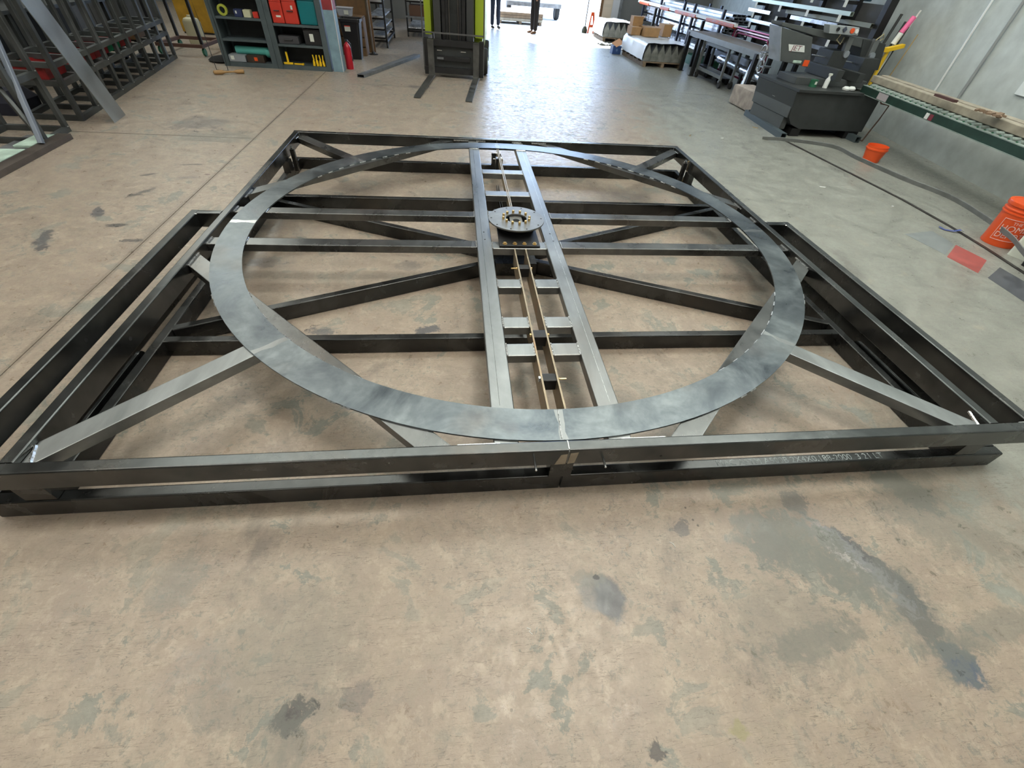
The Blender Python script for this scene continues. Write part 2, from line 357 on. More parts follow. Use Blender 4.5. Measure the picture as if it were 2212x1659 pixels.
# ---------------------------------------------------------------- room shell
def wall_material():
    m = mat('painted_block_wall', (.50, .545, .53), .75, 0, bump=.25, nscale=6, var=.12)
    return m
M_WALL = wall_material(); M_CEIL = mat('ceiling_deck', (.82, .83, .82), .8); M_DWALL = mat('dim_wall', (.20, .20, .195), .8, var=.15, nscale=1)
def wx(y): return 231 + .17*y
w = MB(); yy = [-330, 640.0]
w.prism([(wx(-330), -330), (wx(-330)+12, -330), (wx(640)+12, 640), (wx(640), 640)], 0, 240, 'Z')
wall_right = w.build('wall_right', M_WALL, smooth=False, kind='structure')
MB().box(-420, -408, -330, 640, 0, 240).build('wall_left', M_DWALL, smooth=False, kind='structure')
MB().box(-420, 420, -342, -330, 0, 240).build('wall_near', M_DWALL, smooth=False, kind='structure')
wb = MB(); wb.box(-420, 12, 640, 652, 0, 240).box(208, 420, 640, 652, 0, 240).box(12, 208, 640, 652, 178, 240)
wb.build('wall_back', M_DWALL, smooth=False, kind='structure')
MB().box(-420, 420, -342, 652, 240, 248).build('ceiling', M_CEIL, smooth=False, kind='structure')
dj = MB(); dj.box(9, 13, 634, 656, 0, 180).box(207, 211, 634, 656, 0, 180).box(9, 211, 634, 656, 178, 182)
dj.build('door_1', M_GREY, smooth=False, kind='structure')
# lamp housings above the lamps
M_LAMPH = mat('lamp_housing', (.6, .6, .6), .5)
for i, (lx, ly, pw) in enumerate(LAMPS):
    t = thing('ceiling_lamp', 'long metal ceiling lamp hanging above the shop floor', 'lamp', (lx, ly, 214), 0, 'ceiling lamps above the shop floor')
    MB().prism([(-31, 0), (31, 0), (26, 6), (-26, 6)], -14, 14, 'Y').build('lamp_housing', M_LAMPH, t, smooth=False)
    for sx in (-22, 22): MB().tube([(sx, 0, 6), (sx, 0, 26)], .25, 6).build('hanger', M_GREY, t)
# wall pipes, block courses, white panel
pi = MB(); pi.tube([(wx(145)-1.2, 145, 27), (wx(145)-1.2, 145, 240)], .5, 10)
p1 = pi.build('conduit', mat('pale_conduit', (.85, .88, .86), .4, .3), None); tag(p1, 'thin bright conduit pipe running up the grey wall', 'pipe')
pi = MB(); pi.tube([(wx(126)-1, 126, 27), (wx(126)-1, 126, 240)], .7, 10)
p2 = pi.build('conduit', mat('wall_conduit', (.27, .29, .29), .6), None); tag(p2, 'grey painted conduit pipe on the wall, nearer the camera', 'pipe')
tag(MB().obox((wx(90)-.6, 90, 43), (.6, 12, 14), -9.6).build('wall_panel', mat('white_panel', (.75, .8, .8), .5), None, bevel=.1), 'white panel with dark frame edge on the grey wall', 'panel')

# ---------------------------------------------------------------- the lower steel base frame
def rail(name, a, b, w, h, m, par, r=.27, label=None):
    return MB().rtube(a, b, w, h, r).build(name, m, par, label=label)
base = thing('floor_frame', 'dark rectangular steel tube base frame lying on floor under the turntable frame', 'frame')
LX, LY0, LY1 = 81.2, -80.2, 75.0
rail('front_rail', (-87.3, LY0+1, 2), (.15, LY0+1, 2), 2, 4, M_LOW, base)
rail('front_rail', (.55, LY0+1, 2), (88.2, LY0+1, 2), 2, 4, M_LOW, base)
rail('back_rail', (-LX, LY1-1, 2), (LX, LY1-1, 2), 2, 4, M_LOW, base)
for s in (-1, 1): rail('side_rail', (s*(LX-1), LY0+2, 2), (s*(LX-1), LY1-2, 2), 2, 4, M_LOW, base)
rail('cross_tube', (-LX+2, -41.6, 2), (LX-2, -41.6, 2), 2, 4, M_LOW, base)
rail('cross_tube', (-LX+2, 36.5, 2), (LX-2, 36.5, 2), 2, 4, M_LOW, base)
for s in (-1, 1):
    rail('brace', (s*79.4, -37.6, 2), (s*2, -5, 2), 2, 4, M_LOW, base)
    rail('brace', (s*79.4, 33.6, 2), (s*2, -1, 2), 2, 4, M_LOW, base)
for s in (-1, 1):
    rail('wing_rail', (s*87.3, LY0+2, 2), (s*87.3, 4.5, 2), 2, 4, M_LOW, base); rail('wing_end', (s*86.3, 3.5, 2), (s*LX, 3.5, 2), 2, 4, M_LOW, base)
cp = MB(); cp.box(-6, 6, -9, 4, .2, 4.1); cp.build('centre_plate', M_LOW, base, bevel=.15)
for s in (-1, 1):   # flat latch strap beside the side rail, and spacer feet that carry the upper frame
    st = MB(); st.sweep([(.35, -1.3), (.35, 1.3), (-.35, 1.3), (-.35, -1.3)], [(s*82, -79, 3.2), (s*82, -47, 3.2)]); st.lathe([(1.3, -.35), (1.3, .35)], (s*82, -46.5, 3.2), 16, 'X')
    st.build('latch_strap', M_TUBE, base, bevel=.1)
    sp = MB(); sp.box(s*79.5-2.2, s*79.5+2.2, -80, -75.5, 4, 8.08).build('spacer_foot', M_LOW, base, bevel=.2)
    sp = MB(); sp.box(s*79.3-1.2, s*79.3+1.2, 56.5, 60.5, 4, 8.08).build('spacer_foot', M_LOW, base, bevel=.2)
MB().box(-2.1, 1.8, -80.4, -76.5, 4, 8.08).build('spacer_foot', M_LOW, base, bevel=.25)
MB().box(-2.0, 2.0, 70.5, 74.8, 4, 8.08).build('spacer_foot', M_LOW, base, bevel=.25)
MT = Matrix.Translation((45.8, LY0+.95, 4.02))
text_part('stencil_text', 'MAC ASTM A500B 2X4X0.188-2000  3 21 LT', 1.75, MT @ Matrix.Scale(1.02, 4, (1, 0, 0)), M_CHALK, base)

# ---------------------------------------------------------------- the upper turntable frame
T = 12.08; B = 8.08; H = 80.75; Z = 11.18
top = thing('turntable_frame', 'large square steel tube frame with round plate ring and central beams, top level', 'frame', (0, 0, 0))
rail('front_rail', (-88.8, -H+1, T-2), (-.05+.25, -H+1, T-2), 2, 4, M_TUBE, top)
rail('front_rail', (.35, -H+1, T-2), (88.8, -H+1, T-2), 2, 4, M_TUBE, top)
rail('back_rail', (-H, H-1, T-2), (.4, H-1, T-2), 2, 4, M_TUBE, top)
rail('back_rail', (.55, H-1, T-2), (H, H-1, T-2), 2, 4, M_TUBE, top)
for s in (-1, 1):
    rail('side_rail', (s*(H-1), -H+2, T-2), (s*(H-1), H-2, T-2), 2, 4, M_TUBE, top)
    rail('wing_rail', (s*87.8, -H+2, T-2), (s*87.8, 4.5, T-2), 2, 4, M_TUBE, top)
    rail('wing_end', (s*86.8, 3.5, T-2), (s*(H+.02), 3.5, T-2), 2, 4, M_TUBE, top)
    rail('centre_beam', (s*9.45, -78.7, Z-1), (s*9.45, 78.7, Z-1), 4.1, 2, M_BEAM, top, .25)
    sm = MB(); sm.box(s*9.45-.03+s*.45, s*9.45+.03+s*.45, -70, 69, Z-.01, Z+.012).build('tube_seam', M_WELD if s > 0 else M_LOW, top, smooth=False)
    for y in (7.6, -11.2): rail('cross_tube', (s*11.5, y, Z-1), (s*78.75, y, Z-1), 3.7, 2, M_MID, top, .25)
    rail('ladder_rung', (s*7.4 if s > 0 else -7.4, 0, -100), (0, 0, -101), 1, 1, M_BEAM, top) if 0 else None
for y in (44.2, 24.0, 8.2, -11.7): rail('ladder_rung', (-7.4, y, Z-1), (7.4, y, Z-1), 3.9, 2, M_BEAM, top, .25)
for y in (-30.8, -46.2, -55.2):
    for s in (-1, 1): rail('ladder_rung', (s*1.75, y, Z-1), (s*7.4, y, Z-1), 3.8, 2, M_BEAM, top, .25)
# chord tubes under the ring, cut square to the diagonal
def chord(sx, sy):
    k = 99.3
    a = (sx*78.6, sy*(k-78.6)); b = (sx*(k-78.6), sy*78.6)
    q = 2.05*math.sqrt(2)
    # polygon with ends trimmed along the rails
    A0, A1 = (78.7, k-q-78.7), (78.7, k+q-78.7); B0, B1 = (k-q-78.7, 78.7), (k+q-78.7, 78.7)
    poly = [(sx*x, sy*y) for x, y in (A0, A1, B1, B0)]
    MB().prism(poly, Z-2.02, Z-.02, 'Z').build('chord_tube', M_MID, top, bevel=.2)
def diag(sx, sy, off):
    # corner brace, 4 wide, ending square on the chord; off shifts it sideways
    d = Vector((sx, sy)).normalized(); n = Vector((-d.y, d.x)); c0 = d*((99.3+2.9)/math.sqrt(2)) + n*off
    def lim(p):   # run outwards until the rail face
        t = min((78.7 - abs(p.x))/abs(d.x), (78.7 - abs(p.y))/abs(d.y)); return p + d*t
    a, b_ = c0 + n*2.0, c0 - n*2.0
    la, lb = lim(a), lim(b_)
    poly = [tuple(a), tuple(la)]
    if abs(abs(la.x)-78.7) < .01 != (abs(abs(lb.x)-78.7) < .01) or True: poly.append((sx*78.7, sy*78.7))
    poly += [tuple(lb), tuple(b_)]
    MB().prism(poly, Z-2, Z, 'Z').build('corner_brace', M_MID if sy > 0 else M_BEAM, top, bevel=.2)
chord(-1, -1); chord(1, -1); chord(-1, 1); chord(1, 1)
diag(-1, -1, -1.0); diag(1, -1, -2.0); diag(-1, 1, .8); diag(1, 1, -1.0)
# ring: eight plate segments butted and welded
RC = (0.03, -.95); RO, RI = 77.33, 70.63
def seg(a0, a1, n=20):
    bm = MB(); pts = [R_(a0 + (a1-a0)*k/n) for k in range(n+1)]
    V = [[bm.bm.verts.new(Vector((RC[0]+r*math.cos(q), RC[1]+r*math.sin(q), z))*IN) for q in pts] for r, z in ((RI, Z), (RO, Z), (RO, Z+.32), (RI, Z+.32))]
    for j in range(4):
        A, Bv = V[j], V[(j+1) % 4]
        for k in range(n): bm.bm.faces.new((A[k], A[k+1], Bv[k+1], Bv[k]))
    bm.bm.faces.new([V[j][0] for j in range(4)]); bm.bm.faces.new([V[j][n] for j in range(3, -1, -1)])
    return bm.build('ring_plate', M_RING, top, ang=30)
SEAMS = [-90, -45, 0, 45, 90, 135, 180, 225]
for a in SEAMS: seg(a+.04, a+44.96)
M_GRIND = steel('ground_weld_band', (.42, .43, .42), (.62, .63, .61), (.5, .5, .5), (.22, .36), 30)
def polar(r, a, z=0): return (RC[0]+r*math.cos(R_(a)), RC[1]+r*math.sin(R_(a)), z)
def bead(name, a, b, r=.13, m=None, wob=.05):
    a, b = Vector(a), Vector(b); L_ = (b-a).length; n = max(3, int(L_/.25)); P = []
    for k in range(n+1):
        P.append(a.lerp(b, k/n) + Vector((random.uniform(-wob, wob), random.uniform(-wob, wob), random.uniform(-wob, wob)*.5)))
    o = MB().tube(P, r, 5).build(name, m or M_WELD, top); return o
for a in SEAMS:
    zt = Z+.325
    g = MB(); P0 = [polar(r, a + random.uniform(-.35, .35) - .55, zt) for r in (RI+.1, RI+1.7, RI+3.3, RI+5, RO-.1)]; P1 = [polar(r, a + random.uniform(-.3, .3) + .5, zt) for r in (RO-.1, RI+5, RI+3.3, RI+1.7, RI+.1)]
    v = [g.bm.verts.new(Vector(p)*IN) for p in P0+P1]
    for i in range(4): g.bm.faces.new((v[i], v[i+1], v[8-i], v[9-i]))
    g.build('ground_weld', M_GRIND if a in (180,) else M_BEAM, top, smooth=False)
    if a in (-90,): bead('weld_bead', polar(RI, a, zt), polar(RO-.3, a-.3, zt), .09)
# stitch welds: ring to rails and chord tubes
def arc_weld(r, a, w_):
    n = 5; P = [polar(r, a + w_*(k/n-.5), Z+.1) for k in range(n+1)]
    MB().tube(P, .17, 5).build('weld_bead', M_WELD, top)
for (sx, sy, a0) in ((-1, -1, 225), (1, -1, 315), (1, 1, 45), (-1, 1, 135)):
    for da in (-15.5, -11.5, -7.6, -3.8, 0, 3.8, 7.6, 11.5, 15.5): arc_weld(RI-.05, a0+da, 1.5 if da % 2 else 2.0)
    for da in (-17.5, -15.3, 15.3, 17.5): arc_weld(RO+.05, a0+da, 1.3)
for (x0, x1, sy) in ((-17.5, -11.4, 1), (-8.2, -4.4, 1), (6.8, 10.8, 1), (15.2, 21.4, 1), (-17.3, -10.5, -1), (9.5, 17.2, -1)):
    zz = Z+.05; MB().box(x0, x1, sy*78.5-.22, sy*78.5+.22, zz-.1, zz+.3).build('weld_bead', M_WELD, top, bevel=.08)
for (s, y0, y1) in ((-1, -23.7, -17.6), (-1, -13.2, -9.4), (-1, 5.8, 9.5), (-1, 15.6, 21.5), (1, -23, -17), (1, -13, -9.4), (1, 5.8, 9.5), (1, 15.8, 21)):
    MB().box(s*78.62-.16, s*78.62+.16, y0, y1, Z-.1, Z+.2).build('weld_bead', M_WELD, top, bevel=.08)
# welds of beams, rungs and cross tubes
for s in (-1, 1):
    for y in (7.6, -11.2):
        bead('weld_bead', (s*11.65, y-1.9, Z), (s*11.65, y+1.9, Z), .16)
        bead('weld_bead', (s*70.0, y-1.8, Z+.05), (s*(70.0), y+1.8, Z+.05), .13) if 0 else None
        xr = math.sqrt(RI**2 - (y-RC[1])**2)
        bead('weld_bead', (s*xr, y-1.9, Z+.05), (s*xr, y+1.9, Z+.05), .14)
    for y in (44.2, 24.0, 8.2, -11.7, -30.8, -46.2, -55.2):
        bead('weld_bead', (s*7.35, y-1.9, Z), (s*7.35, y+1.9, Z), .17)
    for y in (-30.8, -46.2, -55.2): bead('weld_bead', (s*1.85, y-1.9, Z), (s*1.85, y+1.9, Z), .16)
    bead('weld_bead', (s*7.5, math.sqrt(RI**2-90)+RC[1]-.1, Z+.05), (s*11.4, math.sqrt(RI**2-90)+RC[1]-.2, Z+.05), .18)
for y, z0, z1 in ((H-2.02, B+.2, T-.2),):
    for s in (-1, 1): bead('weld_bead', (s*78.72, y, z0), (s*78.72, y, z1), .12)
for s in (-1, 1):
    bead('weld_bead', (s*77.3, -78.6, Z), (s*78.6, -75.2, Z), .25); bead('weld_bead', (s*78.5, 72.9, Z), (s*78.3, 76, Z), .16)
    bead('weld_bead', (s*84.8, -78.8, T-.05), (s*88, -78.8, T-.05), .1); bead('weld_bead', (s*80.9, 2.6, T-.15), (s*80.9, 4.6, T-.05), .1); bead('weld_bead', (s*86.6, 2.4, T-.15), (s*87.2, 2.0, T-.15), .16)
bead('weld_bead', (.28, -80.85, T-3.3), (.28, -80.7, T-.2), .1, M_BEAM); bead('weld_bead', (.27, -80.6, T+.0), (.27, -78.8, T+.0), .13)
M_PATCH = mat('ground_bare_steel', (.32, .28, .22), .45, .6, var=.25, nscale=20)
pg = MB(); pg.prism([(-1.7, 8.3), (-.9, 10.9), (.15, 11.1), (.15, 8.4)], -80.79, -80.74, 'Y'); pg.prism([(.45, 8.4), (.6, 11.2), (1.9, 11.4), (1.6, 8.6)], -80.79, -80.74, 'Y'); pg.build('ground_patch', M_PATCH, top, smooth=False)
for x, z in ((-15, 9.6), (16.2, 9.4)):
    MB().lathe([(.2, -80.76), (.2, -80.70)], (x, 0, z), 12, 'Y').build('bolt_hole', M_HOLE, top, smooth=False)
for x in (-5, 6.3):
    MB().lathe([(.2, -79.5), (.2, -82.4), (.12, -82.5)], (x, 0, 9.35), 10, 'Y').build('stud', M_ZINC, top)
for s in (-1, 1):
    MB().lathe([(.42, s*78.70), (.42, s*78.76)], (0, -49.5, 10.5), 14, 'X').build('bolt_hole', M_HOLE, top, smooth=False)
    MB().lathe([(.42, s*86.76), (.42, s*86.82)], (0, -49.2, 10.0), 14, 'X').build('bolt_hole', M_HOLE, top, smooth=False)
# hinge posts near the far corners with bolts
for s in (-1, 1):
    po = MB(); po.rtube((s*77.2, 61.5, 3.4), (s*77.2, 61.5, 11.0), 1.6, 1.6, .3).build('hinge_post', M_LOW, top)
    MB().lathe([(.7, 11.0), (.7, 11.6), (.4, 11.6), (.4, 12.1)], (s*77.2, 61.5, 0), 6).build('bolt', M_ZINC, po if 0 else top)
MB().tube([(78.3, 61.5, 11.4), (78.6, 61.5, 11.9), (78.9, 61.3, 11.6), (78.4, 60.6, 7.0), (77.9, 60.4, 4.2)], .14, 6).build('bent_pin', M_BRASS, top)
# holes in the beams beside the bearing
for x, y in ((-9.3, -4.2), (9.6, -4.6), (-9.2, -8.6), (9.9, -9.0)):
    MB().lathe([(.24, Z+.012), (.24, Z-.02)], (x, y, 0), 12).build('bolt_hole', M_HOLE, top, smooth=False)
# centre link bars
def bar(x, y0, y1, z0=6.6, t=.36): return MB().box(x-t/2, x+t/2, y0, y1, z0, Z+.05).build('link_bar', M_RUST, top, bevel=.05)
bar(-1.5, -76.5, -13.8); bar(1.5, -76.5, -13.8); bar(-.1, 8, 70.2, 8.6, .34); bar(.42, 8, 70.2, 8.6, .34)
for x in (-1.45, 1.45): MB().box(x-.16, x+.16, -13.8, -13.3, 6.6, Z+.1).build('link_bar', M_RUST, top) if 0 else None
for (y, ww, zz) in ((-22.2, 2.4, Z-.4), (-50.2, 2.6, Z+.05), (-62.9, 2.4, Z-.3)):
    MB().rtube((-1.32, y, zz-1.3), (1.32, y, zz-1.3), 2.5 if ww > 2.5 else 2.1, 2.6, .25).build('spacer_block', M_BLKM, top)
def hexbolt(x, y, z, d, m, L_=0, r=.42):
    b = MB(); b.lathe([(r, 0), (r, .35*d)], (x, y, z), 6, 'X')
    if L_: b.lathe([(.16, 0), (.16, L_*d)], (x, y, z), 8, 'X')
    b.build('bolt', m, top)
hexbolt(-1.7, -22.9, Z-.6, -1, M_BRASS, 1.6, .3); hexbolt(1.7, -22.9, Z-.6, 1, M_BRASS, 0, .34)
hexbolt(-1.7, -50.2, Z-.5, -1, M_BRASS); hexbolt(1.7, -50.2, Z-.5, 1, M_BRASS)
hexbolt(-1.7, -63.2, Z-.6, -1, M_ZINC, 0, .6); hexbolt(1.7, -63.2, Z-.6, 1, M_BRASS, 1.6, .22)
hexbolt(-.3, 29.5, Z-2.4, -1, M_BRASS); hexbolt(.6, 29.5, Z-2.4, 1, M_BRASS, 0, .34); hexbolt(-.3, 15.0, Z-2.4, -1, M_BRASS); hexbolt(.6, 15, Z-2.4, 1, M_BRASS, 0, .34)
hexbolt(-.3, 66.5, Z-.6, -1, M_ZINC, .8); hexbolt(.6, 66.5, Z-.6, 1, M_ZINC, 0, .42)
hexbolt(-.4, 60.5, Z-.9, -1, M_ZINC, 1.9, .75); hexbolt(.7, 60.5, Z-.9, 1, M_ZINC, .9, .75)
MB().box(-1.3, -.35, 59, 61.6, 4.1, Z-.4).build('clevis', M_LOW, top, bevel=.1); MB().box(.65, 1.4, 59, 61.6, 4.1, Z-.4).build('clevis', M_RUST, top, bevel=.1)
for x in (-2.0, -1.3): MB().box(x-.12, x+.12, 9, 44, 4.3, 6.4).build('lower_link', M_TUBE, top, bevel=.04)
# slewing bearing
BX, BY = 0, -1.6
drum = MB().lathe([(3.0, 11.7), (5.3, 11.7), (5.35, 12.0), (5.0, 12.2), (5.0, 13.7), (5.3, 13.78), (3.0, 13.78)], (BX, BY, 0), 40, close=True).build('bearing_drum', M_BLKM, top)
bpq = MB(); bpq.box(-5.5, 5.5, -13.2, 10.2, Z+.02, 11.72); bpq.build('base_plate', M_BLKM, drum, bevel=.08)
annb = MB(); annb.lathe([(2.95, 13.8), (7.9, 13.8), (7.95, 14.0), (7.9, 14.2), (2.95, 14.2)], (BX, BY, 0), 64, close=True)
annb.build('top_disc', M_DISC, drum)
ins = MB(); ins.box(-1.75, 1.75, BY-3, BY+3, 13.2, 13.6).build('inner_plate', M_DISC, drum)
MB().lathe([(.95, 13.61), (.95, 13.63)], (BX, BY-.1, 0), 24).build('bore', M_HOLE, drum, smooth=False)
b0 = MB().lathe([(.36, 0), (.36, .62), (.27, .72)], (0, 0, 0), 10).build('bolt', M_BRASS, drum)
b0.location = Vector((BX+3.75, BY, 14.2))*IN
for k in range(1, 12): copy_part(b0, (BX+3.75*math.cos(R_(30*k+8)), BY+3.75*math.sin(R_(30*k+8)), 14.2))
h0 = MB().lathe([(.26, 0), (.26, .012)], (0, 0, 0), 10).build('bolt_hole', M_HOLE, drum, smooth=False)
h0.location = Vector((BX+7.1, BY, 14.2))*IN
for k in range(1, 10): copy_part(h0, (BX+7.1*math.cos(R_(36*k)), BY+7.1*math.sin(R_(36*k)), 14.2))
w0 = MB().lathe([(.62, 0), (.62, .1), (.42, .12), (.42, .4), (.2, .4), (.2, .25)], (0, 0, 0), 14).build('bolt', M_BRASS, drum)
w0.location = Vector((-4, -12, 11.72))*IN
for x in (-1.3, 1.3, 4.1): copy_part(w0, (x, -12, 11.72))

# ================================================================ background
def bx(name, m, par, x0, x1, y0, y1, z0, z1, bevel=0, label=None):
    return MB().box(x0, x1, y0, y1, z0, z1).build(name, m, par, bevel=bevel, smooth=bool(bevel), label=label)
def tb(name, m, par, path, r, n=10): return MB().tube(path, r, n).build(name, m, par)
def C_(name, rgb, rough=.5, metal=0, **k): return mat(name, rgb, rough, metal, **k)
M_SHELF = C_('slate_blue_shelf_paint', (.07, .092, .10), .5, .2, var=.15)
M_RED = C_('red_plastic', (.50, .035, .02), .4); M_TEAL = C_('teal_plastic', (.0, .14, .16), .4); M_YEL = C_('yellow_plastic', (.80, .50, .01), .4)
M_BLK = C_('black_plastic', (.012, .012, .014), .4); M_TURQ = C_('turquoise_wrap', (.08, .36, .32), .5); M_LBL = C_('white_label', (.62, .64, .58), .6)
M_ORG = C_('orange_plastic', (.75, .09, .015), .35); M_BRN = C_('brown_board', (.14, .075, .03), .6, var=.3); M_CARD = C_('cardboard', (.38, .22, .10), .8, var=.15)
M_ALU = C_('bright_aluminium', (.62, .65, .70), .3, .9, var=.12); M_PLST = C_('white_plastic_sheet', (.72, .75, .78), .35, bump=.5, nscale=18)
M_WOOD = C_('pallet_wood', (.20, .145, .095), .8, var=.3); M_LIME = C_('lime_green_paint', (.36, .46, .03), .35, .1); M_RUB = C_('tyre_rubber', (.02, .02, .02), .8)
M_CONC = C_('beige_sack', (.36, .31, .27), .85, bump=.4, var=.3); M_SAW = C_('saw_grey_paint', (.08, .088, .088), .45, .1, var=.12); M_SAWD = C_('saw_dark_paint', (.035, .039, .039), .5, .1, var=.2)
M_PINK = C_('magenta_painted_tube', (.30, .03, .09), .3, .5); M_TAN = C_('tan_plank', (.33, .295, .23), .7, var=.25); M_BLUE = C_('blue_carton', (.02, .06, .20), .5)

# ---- two open shelving units and what is on them
def shelving(x0, x1, shelves, label):
    t = thing('shelving_unit', label, 'shelf', ((x0+x1)/2, 278, 0)); hw = (x1-x0)/2
    for s in (-1, 1):
        for y in (-9, 8): bx('post', M_SHELF, t, s*hw-1.7, s*hw+1.7, y, y+1.0, 0, 76, .1)
        bx('side_panel', M_SHELF, t, s*hw-.3, s*hw+.3, -8, 8, 0, 76)
    for z in shelves: bx('shelf_board', M_SHELF, t, -hw+1.8, hw-1.8, -8.7, 8.6, z-1.3, z, .08)
    bx('kick_plate', M_SHELF, t, -hw+1.8, hw-1.8, -8.8, -8.3, 0, 2.6)
    bx('back_panel', M_SAWD, t, -hw, hw, 9.05, 9.3, 1, 76)
    return t
shelving(-175, -143.0, (2.6, 15.4, 27, 41, 55, 70), 'slate blue open shelving unit on the left, with a turquoise roll on its bottom shelf')
shelving(-142.0 + 2.6, -106.2, (2.6, 14.2, 25.2, 41, 55, 70), 'slate blue open shelving unit with red and teal cases beside the blue red column')
def case(label, x0, x1, y0, z0, z1, m, name='tool_case', cat='case', d=11, handle=True, sticker=None, bevel=.6):
    t = thing(name, label, cat, ((x0+x1)/2, y0, z0)); w = (x1-x0)/2; h = z1-z0
    bx('body', m, t, -w, w, 0, d, 0, h*.93, bevel)
    bx('lid', m, t, -w*.97, w*.97, .3, d-.3, h*.93, h, .2)
    if handle: MB().tube([(-w*.4, -.1, h*.55), (-w*.4, -.9, h*.55), (w*.4, -.9, h*.55), (w*.4, -.1, h*.55)], .3, 6).build('handle', M_BLK, t)
    if sticker:
        sx, sz, sw, sh = sticker; bx('sticker', M_LBL, t, sx-sw/2, sx+sw/2, -.08, -.02, sz-sh/2, sz+sh/2)
    return t
case('red tool case with dark round emblem, left of the two red cases', -137.4, -129.9, 271, 25.3, 37.0, M_RED, sticker=(.5, 3.6, 3, 1))
case('red tool case with white lid and small white sticker, beside the teal case', -129.5, -120.6, 271, 25.3, 37.5, M_RED, sticker=(1.5, 8.5, 1.2, 2))
bx('case_top', M_WHITE, bpy.data.objects['tool_case.001'], -4.3, 4.3, .3, 10, 12.25, 13.6, .3)
case('teal rounded tool case at the right end of the upper shelf', -119.7, -108.4, 271, 25.3, 38.8, M_TEAL, bevel=1.4, handle=False)
case('flat dark grey case lying on the middle shelf', -136.9, -123.6, 271, 14.3, 18.7, C_('case_grey', (.05, .05, .055)), handle=True)
case('black box with white sticker on the middle shelf', -119.5, -108.5, 271, 14.3, 23.0, M_BLK, 'storage_box', 'box', sticker=(-.5, 4.2, 2.6, 4.2), handle=False)
def clamp(x, label, tilt=0):
    t = thing('spring_clamp', label, 'clamp', (x, 270.4, 2.65), tilt)
    for s in (-1, 1):
        MB().prism([(s*.3, 3), (s*1.6, 3.4), (s*2.0, 0), (s*.5, 0)], 0, 1.6, 'Y').build('jaw', M_YEL, t, bevel=.15)
        MB().prism([(s*.4, 3.2), (s*1.2, 3.2), (s*1.6, 6.4), (s*.9, 6.4)], .2, 1.4, 'Y').build('grip', M_YEL, t, bevel=.2)
    MB().lathe([(.5, -.2), (.5, 1.8)], (0, 0, 3.2), 10, 'Y').build('pivot', M_BLK, t)
clamp(-115.2, 'yellow spring clamp on bottom shelf, left one of the pair'); clamp(-110.8, 'yellow spring clamp on bottom shelf, nearest the column')
t = thing('bar_clamp', 'yellow upright clamp standing at left of the bottom shelf', 'clamp', (-134.2, 272, 2.65)); bx('foot', M_YEL, t, -3.2, 3, -.6, .8, 0, 1.1, .15); bx('bar', M_YEL, t, -.8, .4, -.2, .5, 1, 7, .1)
t = thing('bar_clamp', 'yellow clamp lying flat in the middle of the bottom shelf', 'clamp', (-127, 272, 2.65)); bx('bar', M_YEL, t, -3.4, 3.2, -.4, .4, 0, .8, .1); bx('jaw', M_YEL, t, 2.2, 3.3, -1.8, .4, 0, 1.1, .1)
t = thing('fabric_roll', 'turquoise wrapped roll lying on the bottom shelf', 'roll', (-157, 276, 8.7)); MB().tube([(-11.5, 0, 0), (11.5, -1, 0)], 2.4, 18).build('roll', M_TURQ, t); MB().tube([(9, -1.3, -.6), (12.2, -1.6, -.8)], 2.7, 14).build('loose_end', M_TURQ, t)
case('grey carton with two white stickers on the bottom shelf', -173, -162.2, 270, 2.7, 6.6, C_('carton_grey', (.24, .26, .28)), 'carton', 'box', 8, False, (-3, 2.2, 2.2, 2.2), .1)
case('black carton with an orange patch on the bottom shelf', -161.2, -150, 270.2, 2.7, 6.8, C_('carton_black', (.035, .022, .015)), 'carton', 'box', 8, False, None, .1)
bx('orange_patch', M_ORG, bpy.data.objects['carton.001'], -.8, 1.4, -.06, -.01, 1, 3)
t = thing('tape_roll', 'yellow green roll of tape leaning on the upper left shelf', 'tape', (-168, 271.5, 27.1)); MB().lathe([(1.8, -.9), (3.0, -.9), (3.0, .9), (1.8, .9)], (0, 0, 3.05), 20, 'Y', close=True).build('roll', C_('tape_yellow', (.35, .38, .05)), t)
case('dark blue can box on the upper left shelf', -161.2, -156.2, 271, 27.1, 31, C_('can_blue', (.02, .03, .09)), 'small_box', 'box', 5, False, (-1, 2.4, .9, 1.4), .2)
case('small cream box with dark square picture on upper left shelf', -155.4, -151, 271, 27.1, 31.0, C_('cream_box', (.5, .5, .34)), 'small_box', 'box', 5, False, None, .1)
case('small red box at the right end of the upper left shelf', -149.4, -146, 271, 27.1, 30.2, M_RED, 'small_box', 'box', 5, False, None, .2)
# ---- column, extinguisher, bin, crate, tub, stand
t = thing('column', 'steel column painted grey blue below and dark red above, beside the shelving', 'column', (-100, 276, 0))
M_COLB = C_('column_blue', (.16, .25, .30), .6, var=.2); M_COLR = C_('column_red', (.22, .02, .025), .6, var=.2)
bx('column_base', M_COLB, t, -3.4, 3.2, -6, 5, 0, 34, .15); bx('column_upper', M_COLR, t, -3.4, 3.2, -6, 5, 34, 239.5, .15)
bx('corner_strip', C_('chipped_edge', (.5, .48, .48), .5), t, 3.1, 3.5, -6.1, -5.5, 0, 120)
t = thing('fire_extinguisher', 'red fire extinguisher standing right behind the blue column', 'extinguisher', (-94.2, 284, 0))
MB().lathe([(0, 0), (2.6, 0), (2.7, 1), (2.7, 12.5), (1.8, 14.6), (.9, 15.4), (.9, 16)], (0, 0, 0), 20).build('cylinder', C_('extinguisher_red', (.42, .01, .02), .3), t)
bx('valve', M_BLK, t, -.8, .8, -.6, .6, 16, 17.4, .15); tb('hose', M_BLK, t, [(1, -.3, 17), (2.9, -.8, 15), (3.2, -.6, 8), (2.9, -1, 5)], .35, 6)
